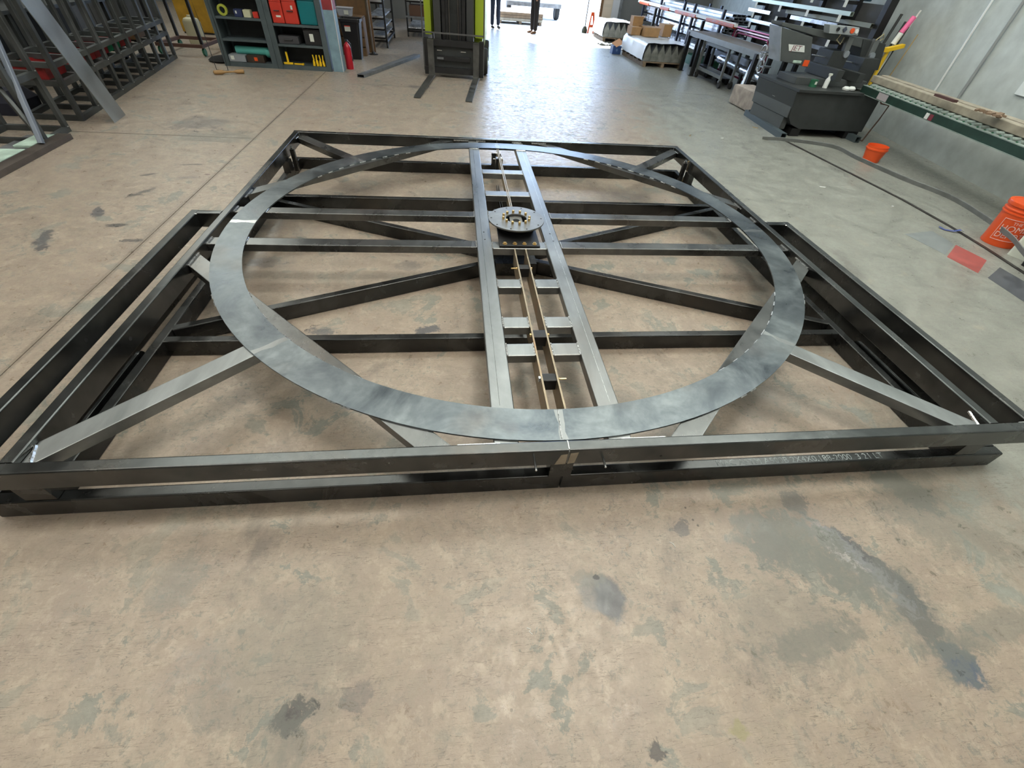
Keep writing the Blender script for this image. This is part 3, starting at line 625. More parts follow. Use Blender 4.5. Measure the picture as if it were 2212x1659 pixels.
t = thing('trash_can', 'tall black plastic trash can with white label and bag edge', 'bin', (-97, 329, 0))
def rr(w, d, r, n=4):
    out = []
    for cx, cy, a0 in ((w-r, d-r, 0), (-w+r, d-r, 90), (-w+r, -d+r, 180), (w-r, -d+r, 270)):
        for k in range(n+1): out.append((cx + r*math.cos(R_(a0+90*k/n)), cy + r*math.sin(R_(a0+90*k/n))))
    return out
def loft(secs, cap=True):
    m = MB(); rings = [[m.bm.verts.new(Vector((x, y, z))*IN) for x, y in pts] for pts, z in secs]; n = len(rings[0])
    for A, Bq in zip(rings, rings[1:]):
        for k in range(n): m.bm.faces.new((A[k], A[(k+1) % n], Bq[(k+1) % n], Bq[k]))
    if cap: m.bm.faces.new(rings[0][::-1]); m.bm.faces.new(rings[-1])
    return m
loft([(rr(5.2, 5.2, 1.5), 0), (rr(7.4, 7.4, 2), 23.4), (rr(8.1, 8.1, 2.2), 23.5), (rr(8.1, 8.1, 2.2), 25.2), (rr(7.2, 7.2, 2), 25.2), (rr(5, 5, 1.4), 2)]).build('bin_body', M_BLK, t)
bx('sticker', M_LBL, t, -4.0, .3, -7.15, -7.0, 17.8, 21.4); bx('sticker_band', M_RED, t, -4.0, .3, -7.2, -7.14, 20.7, 21.4)
tb('bag_edge', C_('bag_film', (.06, .06, .06), .2), t, [(x, y, 25.3) for x, y in rr(8.0, 8.0, 2.2)], .25, 5)
t = thing('wooden_crate', 'brown wooden crate behind the trash can', 'crate', (-101, 349, 0))
for z in (0, 6.3, 12.6, 18.9): bx('slat', M_BRN, t, -11, 11, -8, -7.2, z, z+5.6, .1); bx('slat', M_BRN, t, -11, 11, 7.2, 8, z, z+5.6, .1)
for sx in (-1, 1): bx('end_board', M_BRN, t, sx*11-.4, sx*11+.4, -7.1, 7.1, 0, 24.5)
bx('crate_top', M_BRN, t, -11, 11, -8, 8, 24.6, 25.2)
t = thing('clear_tub', 'clear plastic tub on the brown crate', 'tub', (-103, 345, 25.25)); loft([(rr(5, 4, 1), 0), (rr(6, 5, 1), 4.6), (rr(6.4, 5.4, 1), 4.8), (rr(6.4, 5.4, 1), 5.1)]).build('tub_body', C_('frosted_plastic', (.42, .44, .5), .3), t); bx('tub_label', M_LBL, t, 0, 3.4, -5.1, -4.9, 1, 3.6)
t = thing('plywood_sheet', 'dark brown upright plywood sheet behind the column', 'board', (-98, 362, 0)); bx('sheet', M_BRN, t, -14, 13, 0, .8, 0, 52, .05)
t = thing('pipe_stand', 'round steel pipe standing upright on a small foot plate', 'stand', (-85.5, 352, 0)); tb('pipe', C_('stand_steel', (.16, .13, .1), .4, .7), t, [(-.6, 0, .6), (-1.2, 0, 58)], 1.0, 12); MB().lathe([(0, 0), (3.8, 0), (3.8, .4), (1.6, .8), (1.2, 2)], (-.4, 0, 0), 16).build('foot', M_BLKM, t)
# ---- sheet carts behind the forklift
def sheet_cart(cx, cy, label, w, d, zs):
    t = thing('sheet_cart', label, 'cart', (cx, cy, 0))
    for sx in (-1, 1):
        for sy in (-1, 1):
            bx('upright', M_BLKM, t, sx*w-.8, sx*w+.8, sy*d-.8, sy*d+.8, 4, 60, .1)
            wv = MB().lathe([(.4, -.7), (2, -.7), (2, .7), (.4, .7)], (sx*w, sy*d, 2), 14, 'X').build('caster', M_RUB, t)
        bx('base_rail', M_BLKM, t, sx*w-.8, sx*w+.8, -d, d, 4.1, 5.7)
    bx('cross_rail', M_BLKM, t, -w, w, -d-.8, -d+.8, 4.1, 5.7); bx('cross_rail', M_BLKM, t, -w, w, d-.8, d+.8, 4.1, 5.7)
    for z in zs:
        bx('cross_rail', M_BLKM, t, -w, w, -d-.7, -d+.7, z-1.5, z); bx('cross_rail', M_BLKM, t, -w, w, d-.7, d+.7, z-1.5, z)
        bx('shelf_sheet', M_ALU, t, -w+1, w-1, -d-4, d+3, z+.02, z+1.3)
    return t
sheet_cart(-85.5, 425, 'black wheeled rack stacked with bright metal sheets, right of the trash can', 7.5, 34, (8, 14, 21.5, 32))
sheet_cart(-52, 505, 'black wheeled rack with bright trays behind the forklift', 13, 30, (7.5, 29.5, 36))
case('brown cardboard box on the rack behind the forklift', -62, -46, 472, 17.5, 26, C_('dark_card', (.10, .05, .03), .8), 'cardboard_box', 'box', 16, False, None, .1)
tag(bx('sheet_shelf_plate', M_GREY, None, -66, -40, 468, 500, 16.4, 17.4), 'grey plate carrying the brown box behind the forklift', 'plate')
t = thing('steel_tube', 'long flat steel tube lying on the floor left of the forklift', 'tube', (-65.8, 305, 0)); MB().hollow((-16.6, -50.3, .95), (16.8, 50.5, .95), 5.2, 1.8, .2).build('tube_body', M_GREY, t, smooth=False)
# ---- forklift
fk = thing('forklift', 'lime green forklift with black mast, facing the camera with forks lowered', 'forklift', (-17, 270, 0), -6.1)
def F(*a, **k): return bx(a[0], a[1], fk, *a[2:], **k)
for s in (-1, 1):
    f_ = MB(); f_.prism([(0, .3), (0, 22), (-1.6, 22), (-1.6, 1.8), (-66, .9), (-69.5, .35)], s*16.3-2.2, s*16.3+2.2, 'X').build('fork', C_('fork_steel', (.12, .12, .115), .4, .8, var=.3), fk, bevel=.12)
    F('mast_rail', C_('mast_dark', (.05, .052, .052), .45, .4), s*11.5-2.4, s*11.5+2.4, 4, 10, 3, 84, bevel=.2)
    F('inner_rail', M_BLKM, s*7-1.2, s*7+1.2, 4.5, 9, 3, 84, bevel=.2)
    tb('lift_chain', C_('chain', (.10, .09, .08), .5, .6), fk, [(s*3.2, 5.5, 20), (s*3.2, 5.5, 80)], .5, 6)
    F('carriage_side', M_BLKM, s*20-1.6, s*20+1.6, .4, 3.6, 1.5, 22.8, bevel=.15)
    t_ = MB().lathe([(3, -3), (7.6, -3), (8.4, -1.8), (8.4, 1.8), (7.6, 3), (3, 3)], (s*20.5, 24, 8.4), 28, 'X').build('wheel', M_RUB, fk)
    MB().lathe([(3, -3.1), (3, 3.1)], (s*20.5, 24, 8.4), 16, 'X').build('wheel_hub', M_LIME, t_)
    t_ = MB().lathe([(3, -3), (7, -3), (7.6, -1.8), (7.6, 1.8), (7, 3), (3, 3)], (s*18.5, 84, 7.6), 28, 'X').build('wheel', M_RUB, fk)
    MB().lathe([(3, -3.1), (3, 3.1)], (s*18.5, 84, 7.6), 16, 'X').build('wheel_hub', M_LIME, t_)
    F('guard_post', M_BLKM, s*18.5-1.3, s*18.5+1.3, 30, 33, 40, 86); F('guard_post', M_BLKM, s*18.5-1.3, s*18.5+1.3, 80, 83, 44, 86)
    F('fender', M_LIME, (s*19.3-2.4) if s < 0 else 14.4, s*19.3+2.4, 12, 40, 23.3, 62, bevel=.8); F('hose_guide', M_BLKM, s*4.6-.8, s*4.6+.8, 3, 5, 20, 80, bevel=.3)
    tb('backrest_bar', C_('backrest_grey', (.10, .10, .10), .5, .4), fk, [(s*21.6, .6, 4), (s*21.6, .6, 62)], .45, 8)
F('carriage_bar', M_BLKM, -21.6, 21.6, .2, 3.0, 18.6, 22.3, bevel=.2); F('carriage_bar', M_BLKM, -21.6, 21.6, .2, 3.0, 2.6, 6.2, bevel=.2); F('carriage_plate', M_SAWD, -18, 18, 3.2, 4.4, 6.2, 18.6)
F('shift_cylinder', M_BLKM, -12, 12, .6, 2.4, 10.2, 13.0, bevel=.4); F('upper_roller', M_ZINC, -12, -8.4, .0, .5, 15.9, 16.4); F('upper_roller', M_ZINC, 5, 8.8, .0, .5, 15.9, 16.4); F('pad', M_GREY, -12.2, -7.5, 0, .6, 11, 12.2)
F('backrest_bar', C_('backrest_top', (.10, .10, .10), .5, .4), -21.6, 21.6, .2, 1, 25.4, 26.3, bevel=.1)
F('body', M_LIME, -18.5, 18.5, 40.2, 100, 12, 44, bevel=1.5); F('mast_back', M_SAWD, -13.9, 13.9, 11, 12, 12, 70); F('front_cowl', M_SAWD, -16.5, 16.5, 22, 40, 22, 48, bevel=1); F('axle', M_BLKM, -17, 17, 20, 28, 5, 12, bevel=.5)
F('seat', M_BLK, -9, 9, 62, 80, 44.2, 54, bevel=2); F('counterweight', M_BLKM, -18, 18, 100.2, 108, 8, 42, bevel=2); F('overhead_guard', M_BLKM, -20, 20, 28, 85, 86, 88, bevel=.3)
# ---- two people far back at the open door (only their lower legs show in the photo)
def person(x, y, rz, label, denim, shoe, shirt, stance):
    t = thing('person', label, 'person', (x, y, 0), rz); skin = C_('skin', (.42, .24, .16), .6); a = stance
    V = [(0, 0, 38), (0, 0, 42), (0, .3, 50), (0, .2, 57), (0, 0, 60), (0, -.3, 62.5), (0, -.6, 66), (0, -.4, 69.5),
         (-3.6, 0, 36), (-3.9-a, -a*.8, 20), (-4.1-a, a*.3, 4), (3.6, 0, 36), (3.9+a, a*.8, 20), (4.1+a, -a*.3, 4),
         (-6.8, 0, 56.5), (-9.2, .4, 46), (-9.6, -2.5, 37), (6.8, 0, 56.5), (9.2, .4, 46), (9.6, -2.5, 37)]
    Ed = [(0,1),(1,2),(2,3),(3,4),(4,5),(5,6),(6,7),(0,8),(8,9),(9,10),(0,11),(11,12),(12,13),(3,14),(14,15),(15,16),(3,17),(17,18),(18,19)]
    Rd = [(5.6,4),(5.2,3.8),(5.6,4),(5.4,3.6),2.2,2.4,(3.0,3.8),(2.2,2.8),3.4,2.2,1.5,3.4,2.2,1.5,2.4,1.7,1.2,2.4,1.7,1.2]
    skinned('body', V, Ed, Rd, skin, t, 1)
    skinned('trousers', [(0, 0, 38.5), (-3.6, 0, 35.5), (-3.9-a, -a*.8, 20), (-4.1-a, a*.3, 2.6), (3.6, 0, 35.5), (3.9+a, a*.8, 20), (4.1+a, -a*.3, 2.6), (0, 0, 42)], [(0,1),(1,2),(2,3),(0,4),(4,5),(5,6),(0,7)], [(6.4,4.8),4.2,3.0,2.6,4.2,3.0,2.6,(6,4.5)], denim, t, 1)
    skinned('shirt', [(0, 0, 40), (0, .3, 50), (0, .2, 57), (-7, 0, 56), (-9.4, .4, 47), (7, 0, 56), (9.4, .4, 47)], [(0,1),(1,2),(2,3),(3,4),(2,5),(5,6)], [(6.4,4.7),(6.4,4.8),(5.6,4.2),3,2.5,3,2.5], shirt, t, 1)
    skinned('hair', [(0, .4, 68.6), (0, .8, 70.3)], [(0,1)], [(3.1,3.8),(2.4,3)], M_BLK, t, 1)
    for sx in (-1, 1):
        ax, ay = sx*(4.1+a), -sx*a*.3*(-1 if sx < 0 else 1)
        skinned('shoe', [(ax, 1.4, 1.7), (ax, -2.5, 1.6), (ax, -6.5, 1.2)], [(0,1),(1,2)], [(1.7,1.7),(1.8,1.5),(1.7,1.1)], shoe, t, 1)
        skinned('hand', [(sx*9.6, -2.5, 36.5), (sx*9.5, -3.2, 34)], [(0,1)], [1.1, (.6, 1.3)], skin, t, 1)
        for k in range(4): tb('finger', skin, t, [(sx*9.5, -4.2+k*.65, 33.8), (sx*9.4, -4.3+k*.65, 31.4+abs(k-1.5)*.3)], .3, 6)
        tb('thumb', skin, t, [(sx*9.4, -4.3, 35), (sx*9.1, -5.1, 33.4)], .32, 6)
    MB().lathe([(.1, -1), (.45, -.2)], (0, -3.9, 65.6), 8).build('nose', skin, t)
person(37, 606, 15, 'person in dark blue jeans standing by the open door, left of the two', C_('dark_denim', (.02, .035, .075), .8), C_('dark_shoe', (.03, .025, .02), .6), C_('grey_shirt', (.2, .2, .2), .8), 0)
person(84, 577, -70, 'person in black trousers and brown work boots standing by the open door', C_('black_cloth', (.015, .015, .018), .8), C_('brown_boot', (.16, .08, .035), .6), C_('navy_shirt', (.03, .04, .08), .8), .6)
# ---- outside the door: pallets of lumber, trailer
for i, (y0, zs, lab) in enumerate(((674, 5, 'pallet of boards lying just outside the open door'), (716, 5, 'farther pallet of pale boards outside the open door'))):
    t = thing('lumber_pallet', lab, 'pallet', (78, y0, 0))
    for k in range(3): bx('skid', M_WOOD, t, -31+k*29, -27+k*29, 0, 34, 0, 3.4)
    for r in range(3):
        for k in range(5): bx('board', M_WOOD if (k+r+i) % 3 else M_TAN, t, -32, 32 - (k*3 if r == 2 else 0), k*6.9, k*6.9+6.2, 3.5+r*3.2, 6.4+r*3.2, .1)
t = thing('trailer', 'pale flatbed trailer parked outside in bright light', 'trailer', (128, 770, 0)); bx('deck', C_('trailer_white', (.6, .63, .68), .5), t, -62, 24, -8, 160, 20, 26, .3)
for s in (-58, 20):
    MB().lathe([(3, -3.5), (11, -3.5), (12, -2), (12, 2), (11, 3.5), (3, 3.5)], (s, 10, 12), 24, 'X').build('wheel', M_RUB, t)
bx('side_rail', M_GREY, t, -62, 24, -8.6, -8.1, 15, 20)
t = thing('panel_door', 'pale wooden panel door with brown edge leaning right of the open door', 'door', (194, 634, 0)); bx('edge', M_BRN, t, -13, -9.5, 0, 2, 0, 72); bx('leaf', C_('door_cream', (.52, .46, .37), .6), t, -9.4, 3.5, .2, 1.8, 0, 72)
for z in (6, 18, 30, 42, 54): bx('raised_panel', C_('door_panel', (.56, .48, .38), .6), t, -7.8, 2, -.3, .2, z+1, z+10, .2)
bx('jamb', C_('jamb_white', (.5, .52, .55), .6), t, 3.6, 13.5, .2, 2, 0, 72)
t = thing('sawhorse', 'orange barricade stand by the open door', 'stand', (170.5, 630, 0)); MB().prism([(-4, 0), (-1.6, 22), (2.6, 22), (6, 0), (3.6, 0), (1, 18), (-.4, 18), (-2, 0)], -1, 1, 'Y').build('frame', M_ORG, t, bevel=.1); bx('crosspiece', M_ORG, t, -3, 5, -1.6, 1.6, 6, 9, .2)
t = thing('strap_pole', 'dark pole with heavy round foot left of the orange stand', 'pole', (162, 628, 0)); tb('pole', M_BLKM, t, [(0, 0, 2), (1, 0, 60)], .7, 8); MB().lathe([(0, 0), (3.6, 0), (4, 3), (2, 7), (0, 8)], (0, 0, 0), 16).build('foot', C_('olive_foot', (.05, .05, .03), .6), t)
# ---- pallets of folded ridge profile under plastic
def ridge_pallet(x0, x1, y0, y1, label, n, h=18):
    t = thing('profile_pallet', label, 'pallet', (x0, y0, 0)); w = x1-x0; d = y1-y0
    for k in range(3): bx('skid', M_WOOD, t, 1+k*(w-5)/2, 4+k*(w-5)/2, 0, d, 0, 3.2)
    for k in range(6): bx('deck_board', M_WOOD, t, 0, w, k*(d-5)/5, k*(d-5)/5+4.4, 3.3, 4.2)
    p = (w-1)/n
    for k in range(n):
        a = .5+k*p
        MB().prism([(a, 4.4), (a+p-.15, 4.4), (a+p-.15, h-8), (a+p/2, h-.6), (a, h-8)], .4, d-1, 'Y').build('ridge_stack', C_('galvanised_profile', (.24, .245, .225), .5, .5, var=.3) if k == 0 else bpy.data.materials['galvanised_profile'], t, smooth=False)
    sh = MB(); cols = 9; rows = 10; V = {}
    prof = [(-1.3, 5.2), (-1.1, 10), (-.6, h-2.4), (1.5, h+.2)] + [(1.5+(w-1.5)*k/6, h+.35+.3*math.sin(k*2)) for k in range(1, 7)] + [(w+.9, h-2), (w+1.1, h-7)]
    for j in range(rows+1):
        y = -.5 + (d+.5)*j/rows
        for i, (x, z) in enumerate(prof):
            V[i, j] = sh.bm.verts.new(Vector((x + .35*math.sin(j*1.7+i), y + (.8*math.sin(i*2.1) if j == 0 else 0), z + .25*math.sin(j*2.3+i*1.3)))*IN)
    for j in range(rows):
        for i in range(len(prof)-1): sh.bm.faces.new((V[i, j], V[i+1, j], V[i+1, j+1], V[i, j+1]))
    sh.build('plastic_cover', M_PLST, t, ang=60)
    return t
ridge_pallet(163.5, 205.5, 377, 449, 'pallet of zigzag metal profiles under white plastic, nearer one with cardboard boxes behind', 6)
ridge_pallet(167, 204, 548, 598, 'pallet of zigzag metal profiles under white plastic, farther one near the door', 5, 19)
def carton(x0, x1, y0, y1, z0, z1, label, m=None, flaps=True):
    t = thing('cardboard_box', label, 'box', ((x0+x1)/2, (y0+y1)/2, z0)); w = (x1-x0)/2; d = (y1-y0)/2; h = z1-z0
    bx('body', m or M_CARD, t, -w, w, -d, d, 0, h, .05)
    if flaps: MB().obox((w+.9, 0, h-.6), (.15, 2*d, 2.6), 0, 0, 40).build('flap', M_CARD, t, smooth=False)
    bx('tape', C_('tape', (.45, .33, .18), .4) if 'tape' not in bpy.data.materials else bpy.data.materials['tape'], t, -w*.98, w*.98, -.9, .9, h, h+.04)
carton(163.5, 173, 428, 444, 18.8, 25, 'small cardboard box at the left end of the plastic covered pallet'); carton(174.5, 190, 420, 440, 18.8, 26, 'wide brown cardboard box in the middle of the pallet')
carton(167.5, 178, 441.5, 452, 18.8, 32.5, 'taller cardboard box behind the small box'); carton(197.5, 206.5, 430, 446, 18.8, 28.5, 'upright brown carton with open top right of the wide box')
t = thing('blue_carton', 'dark blue box on the floor left of the plastic covered pallet', 'box', (157.5, 452, 0)); bx('body', M_BLUE, t, -4.6, 4.6, -5, 5, 0, 7, .1); MB().obox((1, -1, 9.3), (10, 9, .3), 20, 18, -22).build('orange_flap', C_('flap_orange', (.62, .32, .16), .7), t, smooth=False)
MB().lathe([(1.2, -5.06), (1.2, -5.01)], (0, 0, 3.5), 16, 'Y').build('round_mark', C_('mark_blue', (.08, .14, .3), .5), t)
t = thing('scrap_pile', 'crumpled clear film on the floor in front of the far pallet', 'film', (172, 520, 0)); q = MB()
for k in range(26): q.obox((random.uniform(-14, 18), random.uniform(-8, 10), .4), (random.uniform(3, 7), random.uniform(3, 6), .5), random.uniform(0, 180), random.uniform(-25, 25), random.uniform(-25, 25))
q.build('film_scraps', M_PLST, t, smooth=False, kind='stuff')
# ---- stock rack along the wall: uprights, long bright bars, orange sleeved bar
t = thing('stock_rack', 'dark steel rack holding long bright bars along the wall', 'rack', (226, 460, 0))
for y in (-92, -27, 0, 70, 130):
    bx('upright', C_('rack_navy', (.03, .035, .06), .5, .3) if 'rack_navy' not in bpy.data.materials else bpy.data.materials['rack_navy'], t, -1.2, 1.2, y-1.2, y+1.2, 0, 46); bx('upright', bpy.data.materials['rack_navy'], t, 27, 29, y-1.2, y+1.2, 0, 46)
    for z in (12, 21, 29, 37.5): bx('arm', bpy.data.materials['rack_navy'], t, 1.2, 27, y-1, y+1, z-1.4, z)
M_ALU2 = C_('dull_aluminium', (.42, .45, .50), .35, .8, var=.15)
bi = 0
for zi, z in enumerate((12.05, 14.2, 21.05, 23.2, 25.3, 29.05, 31.1, 33.1, 37.55, 39.6, 41.6)):
    for k in range(5):
        x = 229.8 + k*4.9 + (zi % 3)*.3; y0 = 352 + random.uniform(4, 16) + (30 if z < 20 else 0); y1 = 590 - random.uniform(0, 14)
        if k == 0 and z in (41.6,): continue
        o = MB().hollow((0, 0, 0), (0, y1-y0, 0), random.choice((3.2, 4.2)), 1.9, .15).build('metal_bar', random.choice((M_ALU, M_ALU, M_ALU2)), None, smooth=False)
        o.location = Vector((x, y0, z+.98))*IN
        lay = ['lowest', 'second lowest', 'third', 'fourth', 'fifth', 'sixth', 'seventh', 'eighth', 'ninth', 'second highest', 'highest'][zi]
        tag(o, ('front long bright metal bar' if k == 0 else 'rear long bright metal bar' if k == 4 else 'middle long bright metal bar') + ' in the %s layer of the wall rack' % lay, 'bar', 'bright bars lying in the wall rack'); bi += 1
t = thing('sleeved_bar', 'long white bar with orange protective sleeves in front of the bright bars', 'bar', (222, 331, 36.8))
MB().box(-1.2, 1.2, 0, 270, .2, 2.6).build('white_bar', M_WHITE, t, smooth=False); M_SLV = C_('orange_sleeve', (.42, .07, .02), .5, var=.3)
for a, b_ in ((2, 58), (84, 138), (158, 184), (226, 262)): MB().rtube((-.2, a, .4), (-.2, b_, .4), 3.4, 2.8, .8).build('sleeve', M_SLV, t)
bx('support', M_BLKM, t, -1.4, 1.4, 64, 66, -36.8, -1.1); bx('support', M_BLKM, t, -1.4, 1.4, 200, 202, -36.8, -1.1)
# ---- cantilever rack nearer, white tagged arms
t = thing('cantilever_rack', 'dark cantilever rack with white tags on its arms behind the band saw', 'rack', (247, 270, 0))
for y in (-40, -3.5, 33, 70):
    bx('upright', M_BLKM, t, -1.4, 1.4, y-1.6, y+1.6, 0, 84)
    for z in (34, 40.5, 47, 53.5, 61):
        bx('arm', M_BLKM, t, -9, -1.4, y-1.2, y+1.2, z-1.8, z)
        tg = (z, y) not in ((34, 100), (61, 70)); 
        if tg: bx('price_tag', M_WHITE if (z+y) % 2 < 1 else M_LBL, t, -9.25, -9.05, y-1.7, y+1.2, z-3.4, z+.3)
bx('backing_sheet', C_('dark_sheet', (.07, .07, .07), .6, .3, var=.2), t, 2, 2.6, -68, 76, 22, 60.5)
for (y0, y1, z, m, dx, nm) in ((282, 350, 40.6, M_ALU, 0, 'thick bright tube on the lowest tagged arms of the near rack'), (316, 352, 47.1, M_ALU, 0, 'short bright tube on the second tagged arms of the near rack'), (222, 350, 53.6, C_('pale_green_tube', (.50, .58, .52), .4, .5), 0, 'long pale tube across the upper tagged arms of the near rack'),
                        (230, 286, 47.1, M_ALU, 0, 'bright tube on the second arms, right of the short tube'), (203, 300, 49.6, C_('dull_green_tube', (.20, .21, .17), .5, .4), 3, 'thin dull tube behind the bright tubes of the near rack'), (205, 330, 34.1, M_GREY, 2, 'grey tube on the bottom arms of the near rack')):
    o = MB().hollow((0, 0, 0), (0, y1-y0, 0), 2.4, 2.2, .2).build('stock_tube', m, None, smooth=False); o.location = Vector((240+dx, y0, z+1.15))*IN; tag(o, nm, 'tube')
t = thing('heavy_post', 'thick black post at the near end of the tagged rack', 'post', (246, 200.5, 0)); bx('post_body', M_BLKM, t, -2.5, 2.5, -2.2, 2.2, 0, 130, .2); bx('base_plate', M_BLKM, t, -5, 5, -5, 5, 0, .6)
t = thing('motor_box', 'dark machine with blue cover on top of the tagged rack', 'machine', (253.5, 248.5, 61.05)); bx('housing', C_('machine_blue', (.03, .09, .15), .5), t, -8, 7, -12, 14, 0, 9, .8); MB().lathe([(4, -16.2), (4, -12.1)], (0, 0, 4.6), 16, 'Y').build('motor_end', M_BLKM, t)
for i, (y, x, z1, lb) in enumerate(((196.5, 250, 57.5, 'dark pipe leaning on the wall just right of the thick black post'), (190.5, 250, 54.5, 'shorter dark pipe leaning on the wall, second right of the black post'), (186.8, 250.5, 52.5, 'thin dark pipe leaning on the wall beside the pink handled tool'))):
    t = thing('leaning_pipe', lb, 'pipe', (x, y, 0)); tb('pipe', M_SAWD, t, [(-4, 0, 0), (3, 0, z1)], .8-.15*i, 10)
# ---- long outfeed table and wheeled cart under it
t = thing('work_table', 'long low grey work table with dark legs, leading up to the band saw', 'table', (212, 308, 0))
bx('table_top', C_('table_top_brown', (.15, .135, .12), .5, .2, var=.3), t, -12, 14, -73, 65, 29.2, 30.0); M_TRIM = C_('table_rail_grey', (.20, .215, .215), .45, .4, var=.15)
bx('side_rail', M_TRIM, t, -12.6, -12.05, -74, 65.5, 26.6, 30.2, .1); bx('side_rail', M_TRIM, t, 14.05, 14.6, -74, 65.5, 26.6, 30.2, .1)
for x, y in ((-11.4, 62), (-12.4, -63), (11, 62), (11, -63), (-11.4, 35), (11, 10)): bx('leg', M_BLKM, t, x-1.5, x+1.5, y-1.5, y+1.5, 0, 26.5 if abs(y) < 40 else 29, .1); bx('foot_plate', M_BLKM, t, x-2.4, x+2.4, y-2.4, y+2.4, 0, .4)
bx('end_block', M_BLKM, t, -12.6, -9, 65.6, 68, 26.5, 30)
t = thing('wheeled_cart', 'small grey steel cart on casters under the work table', 'cart', (211, 316, 0))
for x in (-8, 2):
    for y in (-23.5, 23.5):
        bx('leg', M_TRIM, t, x-.9, x+.9, y-.9, y+.9, 5, 26, .1)
        cs = MB().lathe([(.6, -.8), (2.5, -.8), (2.5, .8), (.6, .8)], (x, y-1, 2.5), 18, 'X').build('caster_wheel', M_RUB, t); bx('caster_fork', M_GREY, cs, x-1.4, x+1.4, y-1.2, y+.8, 3.8, 5)
    bx('lower_rail', M_TRIM, t, x-.8, x+.8, -22.5, 22.5, 6, 8.2); bx('upper_rail', M_TRIM, t, x-.8, x+.8, -22.5, 22.5, 24, 26)
bx('lower_shelf', M_BLK, t, -7.1, 1.1, -22.5, 22.5, 6, 6.6)
t = thing('bent_frame', 'nested magenta tube frames with rounded corners standing by the table', 'frame', (228.2, 312, 0))
for k in range(3):
    zt, a, b_ = 36.6-k*1.7, 31-k*1.9, -31+k*1.9
    tb('bent_tube', M_PINK if k != 1 else C_('pale_pink_tube', (.50, .35, .40), .3, .6), t, [(k*.3, a+5, 6), (k*.3, a, zt-3), (k*.3, a-1, zt-.9), (k*.3, a-3, zt), (k*.3, b_+3, zt), (k*.3, b_+1, zt-.9), (k*.3, b_, zt-3), (k*.3, b_-3, 6)], .65, 8)
bx('foot_bar', M_PINK, t, -.8, 1.4, -36, 38, 4.8, 6); bx('foot', M_PINK, t, -4, 5, -30, -28.6, 0, 4.8); bx('foot', M_PINK, t, -4, 5, 28.6, 30, 0, 4.8)
t = thing('round_tube', 'large shiny round tube lying under the work table', 'tube', (217, 291, 14)); MB().lathe([(3.0, -50), (3.0, 50), (2.8, 50), (2.8, -50)], (0, 0, 0), 28, 'Y', close=True).build('tube_wall', M_ALU, t); t.rotation_euler = (0, 0, R_(-5.5))
bx('cradle', M_BLKM, t, -4, 4, -34, -32, -14, -3.2); bx('cradle', M_BLKM, t, -4, 4, 32, 34, -14, -3.2)
t = thing('round_tube', 'short shiny tube leaning against the large one near the saw', 'tube', (205, 262, 0)); tb('tube_wall', M_ALU, t, [(-1, -4, 3), (7, 6, 22)], 1.6, 16); bx('foot_block', M_BLK, t, -4, 2, -7, -1, 0, 3)
for (x, y, z, lb) in ((224, 330, 17, 'square hollow bar end with dark opening, far one under the table'), (219, 283, 19, 'square hollow bar end with dark opening, near one under the table')):
    t = thing('square_tube', lb, 'tube', (x, y, z)); MB().hollow((0, 0, 0), (0, 32, 0), 4, 4, .8).build('tube_wall', M_ALU2, t, smooth=False); bx('stand', M_BLKM, t, -1, 1, 6, 8, -z, -2.1); bx('stand', M_BLKM, t, -1, 1, 26, 28, -z, -2.1)
tag(bx('green_bin', M_DGRN, None, 225.5, 241, 376, 431, 0, 7.5, .5), 'dark green low bin on the floor behind the profile pallet', 'bin')
tag(bx('dark_crate', M_BLK, None, 213, 222, 343, 364, 0, 7, .4), 'black low crate on the floor at the far end of the wheeled cart', 'crate')
tag(bx('cement_sack', M_CONC, None, 187, 203, 206, 240, .2, 12, 2.2), 'beige dusty sack beside the band saw base', 'sack')
# ---- band saw
sw = thing('band_saw', 'grey horizontal band saw with lettered head and round hand wheels', 'saw', (0, 0, 0))
def S(*a, **k): return bx(a[0], a[1], sw, *a[2:], **k)
b_ = MB(); b_.prism([(178, 22.6), (232, 22.6), (232, 4.2), (190, 4.2), (183, 6.5), (180, 10)], 154, 198, 'Y').build('base_cabinet', M_SAWD, sw, bevel=.3)
MB().prism([(155, 9.5), (197, 9.5), (197, 21.8), (155, 21.8)], 179.2, 179.9, 'X').build('cabinet_door', M_SAW, sw, bevel=.15)
MB().prism([(158, 2.9), (195, 2.9), (195, 9.3), (158, 9.3)], 179.6, 183, 'X').build('door_skirt', M_SAW, sw, bevel=.15)
MB().hollow((176.8, 146.8, 1.6), (182.6, 203, 1.6), 3.2, 3.2, .25).build('skid_tube', M_SHELF, sw, smooth=False)
MB().hollow((226, 146.8, 1.6), (226, 203, 1.6), 3.2, 3.2, .25).build('skid_tube', M_SHELF, sw, smooth=False)
S('leg_block', M_BLKM, 181, 190, 190, 199, 0, 4.2, bevel=.3); S('leg_block', M_BLKM, 222, 231, 190, 199, 0, 4.2, bevel=.3); S('leg_block', M_BLKM, 222, 231, 155, 163, 0, 4.2, bevel=.3); S('leg_block', M_BLKM, 186, 192, 155, 163, 0, 4.2)
S('emblem', M_LBL, 178.95, 179.15, 174, 177, 16.5, 19.5); S('drip_tray', M_SAWD, 178, 219, 152.5, 199.5, 22.6, 24.0, bevel=.3)
S('bed', M_SAW, 184, 230, 168, 188, 24, 27.5, bevel=.4); S('vise_jaw', M_SAWD, 202, 206, 160, 190, 27.6, 33, bevel=.5); S('vise_jaw', M_SAWD, 216, 220, 160, 190, 27.6, 32, bevel=.5); S('column_block', M_SAWD, 205, 216, 176, 190, 27.6, 40, bevel=.6); S('column_block', M_SAWD, 224, 234, 172, 192, 24, 38, bevel=.6)
